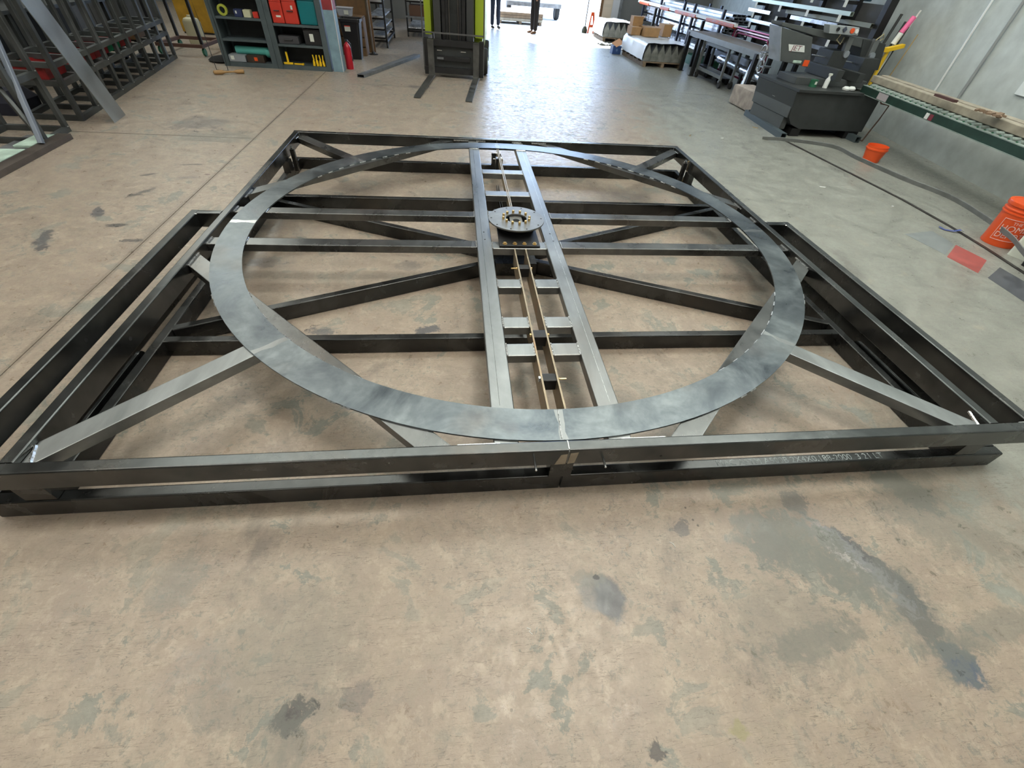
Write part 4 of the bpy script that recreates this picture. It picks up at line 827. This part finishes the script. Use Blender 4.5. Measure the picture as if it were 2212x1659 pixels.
MB().prism([(168.5, 48.6), (189.6, 45.2), (196, 31.2), (175.8, 33.3)], 178, 190, 'Y').build('wheel_housing', M_SAW, sw, bevel=.5)
MB().prism([(168.0, 50.6), (200, 48), (234, 45.5), (236, 40.5), (194, 45.4), (168.7, 48.9)], 179, 191, 'Y').build('head_arm', M_SAW, sw, bevel=.4)
MB().prism([(222, 46), (238, 44.5), (242, 32), (228, 30.5)], 178.5, 190, 'Y').build('wheel_housing', M_SAWD, sw, bevel=.5)
MB().prism([(168.2, 48.7), (169.6, 50.9), (168.8, 33.6), (175.6, 33.2)][0:1] + [(175.7, 33.1), (174.9, 33.1), (167.6, 48.6)], 177.8, 190.2, 'Y').build('housing_edge', M_ALU2, sw)
for (xa, xb) in ((211, 213.2), (228, 229.6)):
    MB().prism([(xa, 46.5), (xa+3.4, 46), (xb+3.4, 27), (xb, 27)], 176.5, 179, 'Y').build('guide_arm', C_('guide_grey', (.17, .18, .18), .45, .4) if 'guide_grey' not in bpy.data.materials else bpy.data.materials['guide_grey'], sw, bevel=.2)
    MB().lathe([(1.7, 175), (1.7, 176.4)], (xa+2.4, 0, 38.8), 16, 'Y').build('guide_knob', M_ALU2, sw)
MB().tube([(196, 181, 37), (226, 181, 34.5)], .35, 6).build('blade', M_ALU, sw)
MB().prism([(193.3, 51.3), (212.2, 51.1), (213.4, 47.6), (195.2, 47.6)], 173.5, 178.8, 'Y').build('control_panel', C_('panel_grey', (.30, .33, .34), .5), sw, bevel=.3)
for x, z, r, m in ((199.4, 49.7, .9, M_BLK), (203.5, 49.8, 1.3, C_('screen_dark', (.05, .06, .09), .3)), (208.4, 49.5, 1.2, M_ORG), (211.2, 49.4, 1.0, M_WHITE)):
    MB().lathe([(r, 172.9), (r, 173.6)], (x, 0, z), 14 if m is not None and x != 203.5 else 4, 'Y').build('knob', m, sw)
MB().prism([(176.4, 41.3), (186.6, 41.2), (188.2, 38.1), (178.2, 38.3)], 177.7, 178.02, 'Y').build('name_plate', M_WHITE, sw)
rot = Matrix.Translation((182.3, 177.62, 39.7)) @ Matrix.Rotation(R_(90), 4, 'X') @ Matrix.Rotation(R_(-1), 4, 'Z') @ Matrix(((1.3, .12, 0, 0), (0, 1, 0, 0), (0, 0, 1, 0), (0, 0, 0, 1)))
text_part('name_lettering', 'JET', 3.4, rot, C_('dark_red_ink', (.16, .03, .05), .5), sw)
S('door_latch', M_GRN, 183.5, 188.6, 177, 178, 32.9, 34.2, bevel=.3); S('warning_sticker', M_ORG, 190.6, 194, 177.6, 178, 31.7, 34.6)
for z, y, x in ((35.5, 192, 171.5), (28.0, 196, 175.5)):
    hwh = MB(); hwh.tube([(x, y + 3.0*math.cos(R_(k*20)), z + 3.4*math.sin(R_(k*20))) for k in range(19)], .38, 6); o = hwh.build('hand_wheel', M_ALU, sw)
    MB().tube([(x, y-3, z), (x, y+3, z)], .25, 6).build('spoke', M_ALU2, o); MB().tube([(x, y, z-3.2), (x, y, z+3.2)], .25, 6).build('spoke', M_ALU2, o); MB().tube([(x, y, z), (x+7, y, z)], .6, 8).build('axle', M_ALU2, o)
tb('cable', C_('cable_tan', (.40, .34, .2), .6), sw, [(203, 174, 47.5), (202, 174, 45), (207, 176, 43), (209, 178, 46)], .25, 6); tb('cable', bpy.data.materials['cable_tan'], sw, [(228, 176, 46), (231, 176, 49), (233, 177, 47), (230, 178, 44)], .3, 6)
t = thing('spray_bottle', 'small white bottle on the saw tray', 'bottle', (199.5, 162, 24.05)); MB().lathe([(0, 0), (1.3, 0), (1.3, 4), (.6, 5), (.6, 6)], (0, 0, 0), 14).build('bottle_body', M_WHITE, t); bx('cap', M_LBL, t, -.7, .9, -.7, .7, 6, 7, .1)
t = thing('work_gloves', 'pair of pale work gloves on the saw tray edge', 'gloves', (212.5, 158.5, 24.05))
for s in (-1, 1): MB().lathe([(0, 0), (1.9, .2), (2.1, 1), (1.2, 1.9), (0, 2)], (s*2.1, s*.4, 0), 10).build('glove', M_WHITE, t)
t = thing('green_tin', 'small dark green tin on the saw tray', 'tin', (192.5, 163.5, 24.05)); MB().lathe([(0, 0), (2.1, 0), (2.1, 3.4), (1.9, 3.5), (0, 3.5)], (0, 0, 0), 18).build('tin_body', M_DGRN, t); bx('tin_label', M_LBL, t, -.6, .6, -2.2, -1.8, 1.4, 2.8)
# ---- roller conveyor along the right wall with planks on it
ANG = -8.85
cv = thing('roller_conveyor', 'long green roller conveyor running along the right wall from the band saw', 'conveyor', (222.7, 161, 0), ANG)
M_CVG = C_('conveyor_green', (.022, .055, .042), .5, .3, var=.3); M_CVR = C_('conveyor_flange', (.30, .36, .33), .5, .3, var=.25)
LV = 270
for x in (0, 20):
    bx('side_channel', M_CVG, cv, x-.25, x+.25, -LV, 0, 23.2, 26.6); bx('flange', M_CVR, cv, x-.3, x+2.2 if x == 0 else x+.3, -LV, 0, 26.6, 26.9); bx('lower_flange', M_CVR, cv, x-.45, x+1.5, -LV, 0, 22.9, 23.2)
ro = MB().lathe([(.95, 1.9), (.95, 18.9)], (0, 0, 0), 12, 'X').build('roller', M_CVR, cv); ro.location = Vector((.4, -3, 26.9))*IN
for k in range(1, 60): copy_part(ro, (.4, -3-k*4.4, 26.9))
bo = MB().lathe([(.42, 0), (.42, .35)], (0, 0, 0), 6, 'Z').build('roller_bolt', M_DGRN, cv); bo.location = Vector((1.5, -3, 26.9))*IN
for k in range(1, 60): copy_part(bo, (1.5, -3-k*4.4, 26.9))
for y in (-182, -258):
    for x in (1.2, 19): bx('leg', M_BLKM, cv, x-1, x+1, y-1, y+1, 0, 23)
    if y < -100: bx('cross_brace', M_BLKM, cv, 2, 18, y-.8, y+.8, 6, 8)
bx('paper_label', C_('label_pinkgrey', (.42, .38, .40), .6), cv, -.45, -.3, -27, -18, 23.4, 26.4); bx('warning_label', C_('label_maroon', (.20, .03, .05), .6), cv, -.4, -.28, -66, -63.5, 23.4, 25.8); bx('warning_label', M_WHITE, cv, -.4, -.28, -62.9, -60.5, 23.4, 25.8)
for x, w_, z1, lb in ((8.0, 4.2, 31.2, 'long tan plank on the conveyor, nearest the room'), (12.6, 4.2, 31.6, 'long tan plank on the conveyor, beside the first plank'), (16.8, 3.6, 30.6, 'long brown plank on the conveyor, closest to the wall')):
    t = thing('plank', lb, 'plank', (224.2, 172, 27.9), ANG); MB().rtube((x, -6, (z1-27.9)/2), (x, -262, (z1-27.9)/2), w_, z1-27.9, .35).build('board', M_TAN, t)
t = thing('short_offcut', 'short dark rusty bar lying on the planks', 'bar', (214.5, 98, 32.05), ANG); bx('bar_body', C_('rust_dark', (.09, .04, .035), .7), t, -1, 1, -7, 7, 0, 1, .1)
t = thing('debris_heap', 'small heap of brown scraps on the planks near the frame edge', 'scrap', (211, 72, 32.05)); q = MB()
for k in range(14): q.obox((random.uniform(-2.5, 2.5), random.uniform(-7, 7), .5), (random.uniform(1, 3), random.uniform(1, 3), .7), random.uniform(0, 180), random.uniform(-20, 20))
q.build('scraps', C_('scrap_brown', (.22, .15, .10), .8), t, smooth=False, kind='stuff')
# hand tools against the wall
t = thing('squeegee', 'yellow push handle tool standing behind the end of the planks', 'tool', (246, 184, 0)); bx('stick', M_YEL, t, -.9, .9, -.6, .6, 24, 41, .1); bx('stick_lower', M_YEL, t, -.7, .7, -.5, .5, 0, 24); MB().prism([(-6, 40.6), (-2, 40.2), (8.5, 43), (8.2, 44.8), (-2, 42.4), (-6, 42.6)], -1.5, 1.5, 'Y').build('head', M_YEL, t, bevel=.2)
t = thing('wrapped_pole', 'pole wrapped in pink and white film leaning behind the yellow tool', 'pole', (247, 187, 0)); tb('pole', M_LBL, t, [(-3, 0, 0), (8.6, 0, 60)], .5, 8); tb('pink_wrap', C_('hot_pink', (.85, .16, .35), .5), t, [(3.9, 0, 49.5), (6.7, 0, 57)], 1.4, 12); tb('white_wrap', M_WHITE, t, [(2.6, 0, 44), (4, 0, 49.4)], 1.5, 12)
t = thing('brass_rod', 'thin shiny yellow rod leaning on the wall near the planks', 'rod', (250, 176, 0)); tb('rod', M_BRASS, t, [(-5, 0, 0), (2.5, 0, 50)], .3, 8)
t = thing('hanging_cord', 'brown power cord hanging from the conveyor to the floor', 'cord', (232, 150, 0)); tb('cord', C_('cord_brown', (.12, .07, .05), .6), t, [(-3, 2, 23), (-1.5, 0, 20), (2.4, -2, 19.5), (1.6, -1.6, 12), (.5, -1, 6), (.2, 0, .4), (1, 5, .3)], .4, 8)
# buckets, jug, bin
def bucket(x, y, r0, r1, h, label, name='bucket', lid=False, rz=0):
    t = thing(name, label, 'bucket', (x, y, 0), rz)
    prof = [(0, 0), (r0, 0), (r0+.15, .3)] + [(r0+(r1-r0)*k/6, h*.72*k/6+.3) for k in range(1, 7)]
    zz = h*.74
    prof += [(r1, zz), (r1+.35, zz+.15), (r1+.35, zz+.5), (r1+.02, zz+.7), (r1+.02, zz+h*.07), (r1+.35, zz+h*.08), (r1+.35, zz+h*.1), (r1+.05, zz+h*.12), (r1+.1, h)]
    if not lid: prof += [(r1-.1, h), (r0, .6), (0, .6)]
    MB().lathe(prof, (0, 0, 0), 36).build('bucket_wall', M_ORG, t)
    if lid: MB().lathe([(0, h-.5), (r1-.8, h-.5), (r1-.5, h+.1), (r1+.4, h+.1), (r1+.55, h-.2), (r1+.5, h-1.2), (r1+.2, h-1.3)], (0, 0, 0), 36).build('lid', M_ORG, t)
    return t
bucket(209.5, 113, 3.9, 5.0, 7.6, 'small open orange bucket on the floor under the conveyor')
bk = bucket(191.8, 17.5, 5.3, 6.0, 15.2, 'large orange bucket with white slanted lettering and lid, by the floor strips', lid=True)
va = math.atan2(-119.6-17.5, -16.1-191.8) + .25
def wrapb(cz, tilt, r=5.95, dz=0):
    def f(p):
        c, s_ = math.cos(tilt), math.sin(tilt); x, y = p.x*c - p.y*s_, p.x*s_ + p.y*c
        rr_ = 5.3 + .7*min(1, (cz+y)/10.6) + .06 + dz; a = va + x/rr_; return Vector((rr_*math.cos(a), rr_*math.sin(a), cz+y))
    return f
def dia(cz, half):
    q = MB(); f = wrapb(cz, R_(40), dz=-.03); n = 8; V = {}
    for i in range(n+1):
        for j in range(n+1): V[i, j] = q.bm.verts.new(f(Vector((-half+2*half*i/n, -half+2*half*j/n, 0)))*IN)
    for i in range(n):
        for j in range(n): q.bm.faces.new((V[i, j], V[i+1, j], V[i+1, j+1], V[i, j+1]))
    return q
M_LTR = C_('pinkish_white_ink', (.85, .62, .60), .5)
for txt, sz, oy in (('THE', 1.5, 3.0), ('HOME', 2.9, 1.0), ('DEPOT', 2.7, -1.6)):
    f0 = wrapb(5.9, R_(4)); text_part('bucket_lettering', txt, sz, None, M_LTR, bk, warp=lambda p, f0=f0, oy=oy: f0(Vector((p.x, p.y+oy, 0))))
for a, b_ in (((-4.6, -3.4), (4.6, -3.4)), ((4.6, -3.4), (4.6, 4.2)), ((4.6, 4.2), (-4.6, 4.2)), ((-4.6, 4.2), (-4.6, -3.4))):
    f0 = wrapb(5.9, R_(4)); MB().tube([f0(Vector((a[0]+(b_[0]-a[0])*k/8, a[1]+(b_[1]-a[1])*k/8, 0))) for k in range(9)], .09, 5).build('printed_outline', M_LTR, bk)
t = thing('plastic_jug', 'white plastic jug beside the large orange bucket', 'jug', (190.5, 6.5, 0), 20); loft([(rr(3.2, 3.2, .9), 0), (rr(3.3, 3.3, .9), 7.5), (rr(2.6, 2.6, 1), 10), (rr(1, 1, .5), 11.4)]).build('jug_body', C_('jug_white', (.72, .76, .68), .45), t); MB().lathe([(1.1, 11.4), (1.1, 12.6)], (0, 0, 0), 14).build('cap', M_WHITE, t)
tb('jug_handle', bpy.data.materials['jug_white'], t, [(0, -2.4, 10), (0, -4, 9), (0, -3.6, 6), (0, -3.2, 4.6)], .5, 8); MB().lathe([(.7, -3.34), (.7, -3.3)], (-.6, 0, 6), 12, 'Y').build('blue_dot', M_BLUE, t)
t = thing('black_bin', 'black plastic bin at the right edge beside the white jug', 'bin', (188.5, -3.5, 0), 8); loft([(rr(4.2, 4.6, .8), 0), (rr(4.9, 5.4, .8), 8.6), (rr(5.3, 5.8, .8), 8.7), (rr(5.3, 5.8, .8), 9.4), (rr(4.7, 5.2, .7), 9.4), (rr(4, 4.4, .7), .6)]).build('bin_wall', M_BLK, t)
t = thing('blue_ribbon', 'crumpled blue strip of tape on the floor beside the orange bucket', 'tape', (180, 27, 0)); MB().sweep([(.5, 0), (-.5, .06), (-.5, -.04), (.5, -.04)], [(-3.2, 2.6, .5), (-2.2, .6, .2), (0, -1.2, .5), (2.3, -1.6, 1.2), (4, -1.6, .5)]).build('strip', C_('blue_tape', (.06, .09, .30), .5), t)
# strips on and above the floor on the right
t = thing('floor_strip', 'long thin dark flat bar lying on the floor parallel to the right wall', 'bar', (0, 0, 0))
MB().sweep([(.75, .12), (-.75, .12), (-.75, -.1), (.75, -.1)], [(177.4, 143, .14), (179.7, 114, .14), (181.9, 87, .14), (184.0, 58, .14), (183.4, 31, .14), (181.6, 12.5, .14), (178.9, -5.3, .14), (175, -26, .14)]).build('strip', C_('dark_flat_bar', (.05, .045, .042), .5, .5, var=.3), t)
t = thing('bowed_strip', 'long grey flat bar bowed up above the floor in front of the buckets', 'bar', (0, 0, 0))
P_ = [(163.5, 146, .4), (172.3, 136.6, 2.6), (189, 120.5, 4.4), (187.5, 99, 5.2), (190, 70, 5.4), (194.6, 48.8, 5.5), (191, 29, 5.6), (183.6, 10, 6.1), (177.6, 0.0, 6), (168, -17, 5.6), (158, -34, 4)]
PP = []
for i in range(len(P_)-1):
    p0, p1, p2, p3 = [Vector(P_[max(0, min(len(P_)-1, j))]) for j in (i-1, i, i+1, i+2)]
    for k in range(5):
        u = k/5; PP.append(.5*((2*p1) + (p2-p0)*u + (2*p0-5*p1+4*p2-p3)*u*u + (3*p1-p0-3*p2+p3)*u**3))
PP.append(Vector(P_[-1]))
MB().sweep([(.45, .85), (.2, .95), (-.45, -.85), (-.2, -.95)], PP).build('strip', C_('grey_flat_bar', (.24, .25, .25), .45, .5, var=.2), t)
for (x, y, z) in (): bx('prop_block', M_BLKM, t, x-1.2, x+1.2, y-1.2, y+1.2, 0, z)
M_PTG = C_('grey_floor_paint', (.20, .22, .22), .5, var=.12); M_PTR = C_('red_floor_paint', (.33, .075, .065), .5, var=.3, nscale=6); M_PTD = C_('dark_floor_paint', (.075, .08, .09), .5, var=.3)
for poly, m in (([(156.3, 23.5), (171.5, 26.6), (170.8, 15.4), (159.4, 7.2)], M_PTG), ([(158.6, 5.6), (171.2, 15.0), (173, 3.4), (160.4, -5.6)], M_PTR), ([(161.2, -8.6), (173.4, -1.5), (173, -26), (159, -34)], M_PTD)):
    MB().prism(poly, .0, .03, 'Z').build('paint_patch', m, floor, smooth=False)
# small litter
for (x, y, rz, m, L_, lb) in ((118.6, 146.4, 60, M_BRASS, 2.6, 'small brass coloured offcut on the floor beyond the right corner of the frame'), (137.1, 143.6, 20, M_WHITE, 1.8, 'small white scrap on the floor beyond the right corner of the frame'), (152.5, 70.6, -20, M_WHITE, 2.6, 'small white scrap of tape on the floor right of the frame'), (172.7, 50.2, 0, M_WHITE, .7, 'tiny white chip on the floor near the dark floor strip'), (172.5, 171, -35, M_BRASS, 3.4, 'brass coloured offcut on the floor by the saw skid')):
    t = thing('floor_scrap', lb, 'scrap', (x, y, 0), rz); bx('scrap_piece', m, t, -L_/2, L_/2, -.3, .3, 0, .25, .05)
t = thing('metal_chip', 'small dark rectangular plate on the floor inside the left corner of the frame', 'plate', (-77.2, -53.0, 0), 30); bx('chip_plate', C_('chip_dark', (.06, .075, .08), .5, .4), t, -1.0, 1.0, -.5, .5, 0, .12)
t = thing('metal_chip', 'small dark square plate on the floor between the central beams', 'plate', (-4.0, -37.6, 0), -10); bx('chip_plate', bpy.data.materials['chip_dark'], t, -.9, .9, -.7, .7, 0, .12)
t = thing('tie_scrap', 'thin curl of white thread on the floor in the foreground', 'thread', (-7.7, -102.5, 0)); tb('curl', M_WHITE, t, [(-.4, .5, .05), (.1, .3, .06), (-.1, 0, .06), (.3, -.4, .05)], .05, 5)
t = thing('tie_scrap', 'thin curl of white thread on the floor below the right half of the frame', 'thread', (17.3, -91.8, 0)); tb('curl', M_WHITE, t, [(-.4, .5, .05), (.1, .2, .06), (.3, -.4, .05)], .05, 5)
# ---- left side: welded rack frames, leaning plate, boxes behind
def rack_row(name, label, pts, x_back, zs, h, base_m=M_RACK):
    """pts: post positions along the front line"""
    t = thing(name, label, 'rack', (pts[0][0], pts[0][1], 0)); o = Vector((pts[0][0], pts[0][1], 0))
    L = [Vector((x, y, 0))-o for x, y in pts]
    a, b_ = L[0], L[-1]
    for z in zs:
        MB().hollow(a+Vector((0, 0, z)), b_+Vector((0, 0, z)), 2, 2, .2).build('front_rail', base_m, t, smooth=False)
        MB().hollow(a+Vector((-x_back, 0, z)), b_+Vector((-x_back, 0, z)), 2, 2, .2).build('rear_rail', base_m, t, smooth=False)
    for p in L:
        MB().rtube(p+Vector((0, 0, 0)), p+Vector((0, 0, h)), 2, 2, .25).build('post', base_m, t)
        MB().rtube(p+Vector((-x_back, 0, 0)), p+Vector((-x_back, 0, h)), 2, 2, .25).build('post', base_m, t)
        for z in zs: MB().hollow(p+Vector((-1, 0, z)), p+Vector((-x_back+1, 0, z)), 2, 2, .2).build('cross_rail', base_m, t, smooth=False)
    for p in L[1:]:
        for z in zs[:2]:
            q = MB(); q.lathe([(0, 0), (.35, .1), (.35, .4), (0, .5)], tuple(p+Vector((1.0, 0, z+.8))), 6); q.build('weld_spot', M_WELD, t)
    return t
def lp(y): return -186.2-(y-108)*.168
YS = [126.5, 144.8, 161, 179, 197, 215, 233, 251, 269, 286]
rack_row('steel_rack', 'row of welded grey tube frames along the left side, receding towards the back', [(lp(y), y) for y in YS], 22, (1.0, 14.3, 20.9), 84)
rack_row('steel_rack', 'nearest welded tube rack at the left edge, in front of the leaning plate', [(-183.6, 92), (-185.8, 109.5)], 24, (1.0, 20.9), 84)
t = thing('base_plinth', 'heavy brown steel plinth bar with pale green plates under the nearest rack', 'plinth', (-179.5, 75, 0), 3)
MB().box(-2.4, 2.4, -70, 25, 0, 2).build('plinth_bar', C_('brown_steel', (.085, .07, .06), .5, .4, var=.3), t, bevel=.1)
bx('top_plate', M_GRN, t, -13, -2.6, -60, 4, 1.3, 2.1, .05); bx('top_plate', M_GRN, t, -9, -2.6, 8, 23, 1.3, 2.1, .05); bx('fill_plate', M_GREY, t, -14, -2.5, -70, 25, .2, 1.2)
t = thing('angled_prop', 'pale blue grey angled tube prop at the left edge', 'prop', (-180.8, 86, 2.1)); MB().rtube((0, 0, 0), (-3.6, 14.5, 34), 1.6, 2.2, .3).build('prop_tube', C_('blue_grey_paint', (.20, .23, .28), .45, .3), t); MB().rtube((-3.6, 14.5, 34), (-5, 20, 60), 1.6, 2.2, .3).build('prop_tube', bpy.data.materials['blue_grey_paint'], t)
MB().rtube((-1, 2, 3), (-10, 8, 22), 1.6, 2.0, .3).build('side_strut', M_RACK, t)
t = thing('steel_plate', 'wide flat steel plate leaning against the left tube racks', 'plate', (-176.2, 131.5, 0))
pp = MB(); a1, a2, b1, b2 = Vector((-1.2, 7.2, 0)), Vector((1.1, -6.8, .0)), Vector((-3.4, -13, 62)), Vector((-.8, -27, 62))
nrm = Vector((1, .16, 0)).normalized()*.3; vs = [pp.bm.verts.new((p+o_)*IN) for o_ in (Vector(), nrm) for p in (a1, a2, b2, b1)]
for f in ((0,1,2,3),(7,6,5,4),(0,4,5,1),(1,5,6,2),(2,6,7,3),(3,7,4,0)): pp.bm.faces.new([vs[i] for i in f])
pp.build('plate_sheet', C_('plate_grey', (.27, .285, .28), .4, .7, var=.2, nscale=3), t, smooth=False)
t = thing('storage_cabinet', 'yellow ochre metal cabinet beyond the left racks', 'cabinet', (-245, 411, 0)); bx('cabinet_body', C_('ochre_paint', (.36, .20, .015), .5, var=.15), t, -13, 13, -9, 9, 1.2, 72, .2); bx('plinth', M_BLK, t, -12.4, 12.4, -8.6, 8.6, 0, 1.2)
bx('door', bpy.data.materials['ochre_paint'], t, -12.4, -.15, -9.5, -9.02, 2, 71, .1); bx('door', bpy.data.materials['ochre_paint'], t, .15, 12.4, -9.5, -9.02, 2, 71, .1); bx('handle', M_BLK, t, -.8, -.3, -10.2, -9.55, 30, 36, .1)
rbx = [(-214, 152, 9, 14, 4, 'red', 20.9), (-210, 158, 8, 10, 8, 'black', 20.9), (-213, 170, 9, 12, 8, 'red', 14.3), (-215, 206, 8, 10, 6, 'red', 3), (-218, 222, 7, 9, 6, 'dark red', 3), (-220, 236, 6, 7, 5, 'green', 3), (-222, 252, 7, 9, 6, 'brown', 3), (-212, 128, 8, 12, 14, 'red', 22)]
cm = {'red': C_('dull_red_plastic', (.24, .012, .012), .5), 'black': M_BLK, 'dark red': C_('dark_red_plastic', (.2, .01, .015), .5), 'green': C_('green_plastic', (.0, .16, .07), .5), 'brown': M_BRN}
t = thing('back_bench', 'long dark steel bench behind the left tube racks', 'bench', (-254, 190, 0)); bx('bench_shelf', M_SAWD, t, -14, 14, -75, 85, 1.6, 3); bx('bench_back', C_('bench_back_dark', (.03, .03, .028), .8, var=.3), t, 14.2-30, 15-30, -75, 95, 0, 70)
bx('bench_top', M_SAWD, t, -14, 14, -75, 85, 30, 31.5)
for y in (-74, 0, 84): bx('bench_leg', M_SAWD, t, 11, 13, y-1, y+1, 0, 30)
bx('bench_mid_shelf', M_SAWD, t, -14, 14, -74, 0, 12, 13)
for y, c_, h_, lb in ((135.6, 'red', 5, 'red plastic bin standing in the left racks right behind the leaning plate'), (170, 'red', 4.6, 'second red bin in the left racks, just past the leaning plate'), (188, 'dark red', 4.8, 'dark red bin in the left racks, between the red and green ones'), (206, 'green', 3.6, 'green bin standing in the left racks'), (224, 'red', 4.2, 'red bin in the left racks just beyond the green bin'), (251, 'brown', 4.5, 'brown bin near the far end of the left racks')):
    t = thing('storage_bin', lb, 'bin', (lp(y)-11, y, 15.33), 9.5); w2, d2 = 6.5, 9.4
    loft([(rr(w2*.93, d2*.96, .6), 0), (rr(w2, d2, .6), h_), (rr(w2*.94, d2*.96, .6), h_), (rr(w2*.88, d2*.93, .5), .4)]).build('bin_wall', cm[c_], t)
t = thing('tool_bag', 'dark tool bag with red and green trim on the floor at the left edge', 'bag', (-224, 138, 0)); loft([(rr(7, 9, 2), 0), (rr(7.6, 9.6, 3), 5), (rr(5, 7, 2), 9)]).build('bag_body', C_('bag_black', (.015, .017, .03), .8), t); tb('bag_handle', M_RED, t, [(0, -5, 8.6), (1, -4, 12), (1, 4, 12), (0, 5, 8.6)], .5, 6)
# black mat, broom, thin hanging wire beside shelving
t = thing('black_bag', 'limp black bag on the floor left of the shelving', 'bag', (-183, 285, 0)); MB().lathe([(0, 0), (9, 0), (10, 1), (8, 2.4), (4, 3.2), (0, 3.4)], (0, 0, 0), 18).build('bag_body', C_('limp_black', (.008, .008, .008), .95), t)
t = thing('hand_broom', 'small wooden handled brush lying on the floor before the shelving', 'brush', (-166, 242, 0), 28); MB().lathe([(0, -8), (1.1, -7.6), (1.3, -3), (.6, -1), (.45, 4), (1.1, 6), (1.3, 10), (0, 10.6)], (0, 0, 1.3), 12, 'X').build('brush_handle', C_('brush_wood', (.30, .17, .06), .6), t)
t = thing('wire_hoop', 'thin bent wire frame standing in front of the shelving', 'wire', (-176, 256, 0)); tb('wire', M_BLKM, t, [(-6, 6, 46), (-3.4, 3, 20), (-.6, -3, .3), (7, -4, .3), (6, 2, 20), (4, 6, 46)], .22, 6)
MB().tube([(-6, 6, 46), (4, 6, 46)], .22, 6).build('wire', M_BLKM, t)
t = thing('tote_frame', 'low rusty trolley frame at the far end of the left racks', 'trolley', (-216, 316, 0)); 
for y in (-18, 18): bx('frame_rail', C_('rust_frame', (.10, .05, .035), .7) if 'rust_frame' not in bpy.data.materials else bpy.data.materials['rust_frame'], t, -16, 16, y-1, y+1, 5, 7)
for x in (-15, 15):
    bx('frame_rail', bpy.data.materials['rust_frame'], t, x-1, x+1, -17, 17, 5, 7)
    for y in (-16, 16):
        MB().lathe([(.5, -.7), (2.4, -.7), (2.4, .7), (.5, .7)], (x, y, 2.4), 14, 'X').build('caster', M_DGRN, t); bx('upright', M_BLKM, t, x-.9, x+.9, y-.9, y+.9, 7, 60)
t = thing('cream_canister', 'cream coloured canister behind the rusty trolley', 'canister', (-226, 352, 0)); MB().lathe([(0, 0), (6, 0), (6.3, 1), (6.3, 14), (5, 16), (2, 17), (2, 18)], (0, 0, 0), 20).build('canister_body', C_('cream_metal', (.45, .42, .28), .5), t)
# dark cabinets along the left wall and back wall give the hall its far edge
for i, (x, y, w_, d_, h_, lb) in enumerate(((-330, 200, 40, 120, 80, 'large dark cabinet far left behind the racks'), (-320, 380, 40, 150, 84, 'tall dark cabinet between the racks and the yellow cabinet'), (-160, 560, 120, 40, 90, 'dark storage wall unit far behind the shelving'))):
    t = thing('dark_cabinet', lb, 'cabinet', (x, y, 0)); mm = C_('dark_cabinet_%s' % 'abc'[i], (.05, .052, .05), .6, var=.3); bx('cabinet_body', mm, t, -w_/2, w_/2, -d_/2, d_/2, 0, h_, .3)
    if w_ > d_:
        for k in range(3): bx('door', mm, t, -w_/2+.5+k*w_/3, -w_/2-.5+(k+1)*w_/3, -d_/2-.8, -d_/2-.05, 3, h_-2, .1)
    else:
        for k in range(3): bx('door', mm, t, w_/2+.05, w_/2+.8, -d_/2+.5+k*d_/3, -d_/2-.5+(k+1)*d_/3, 3, h_-2, .1)
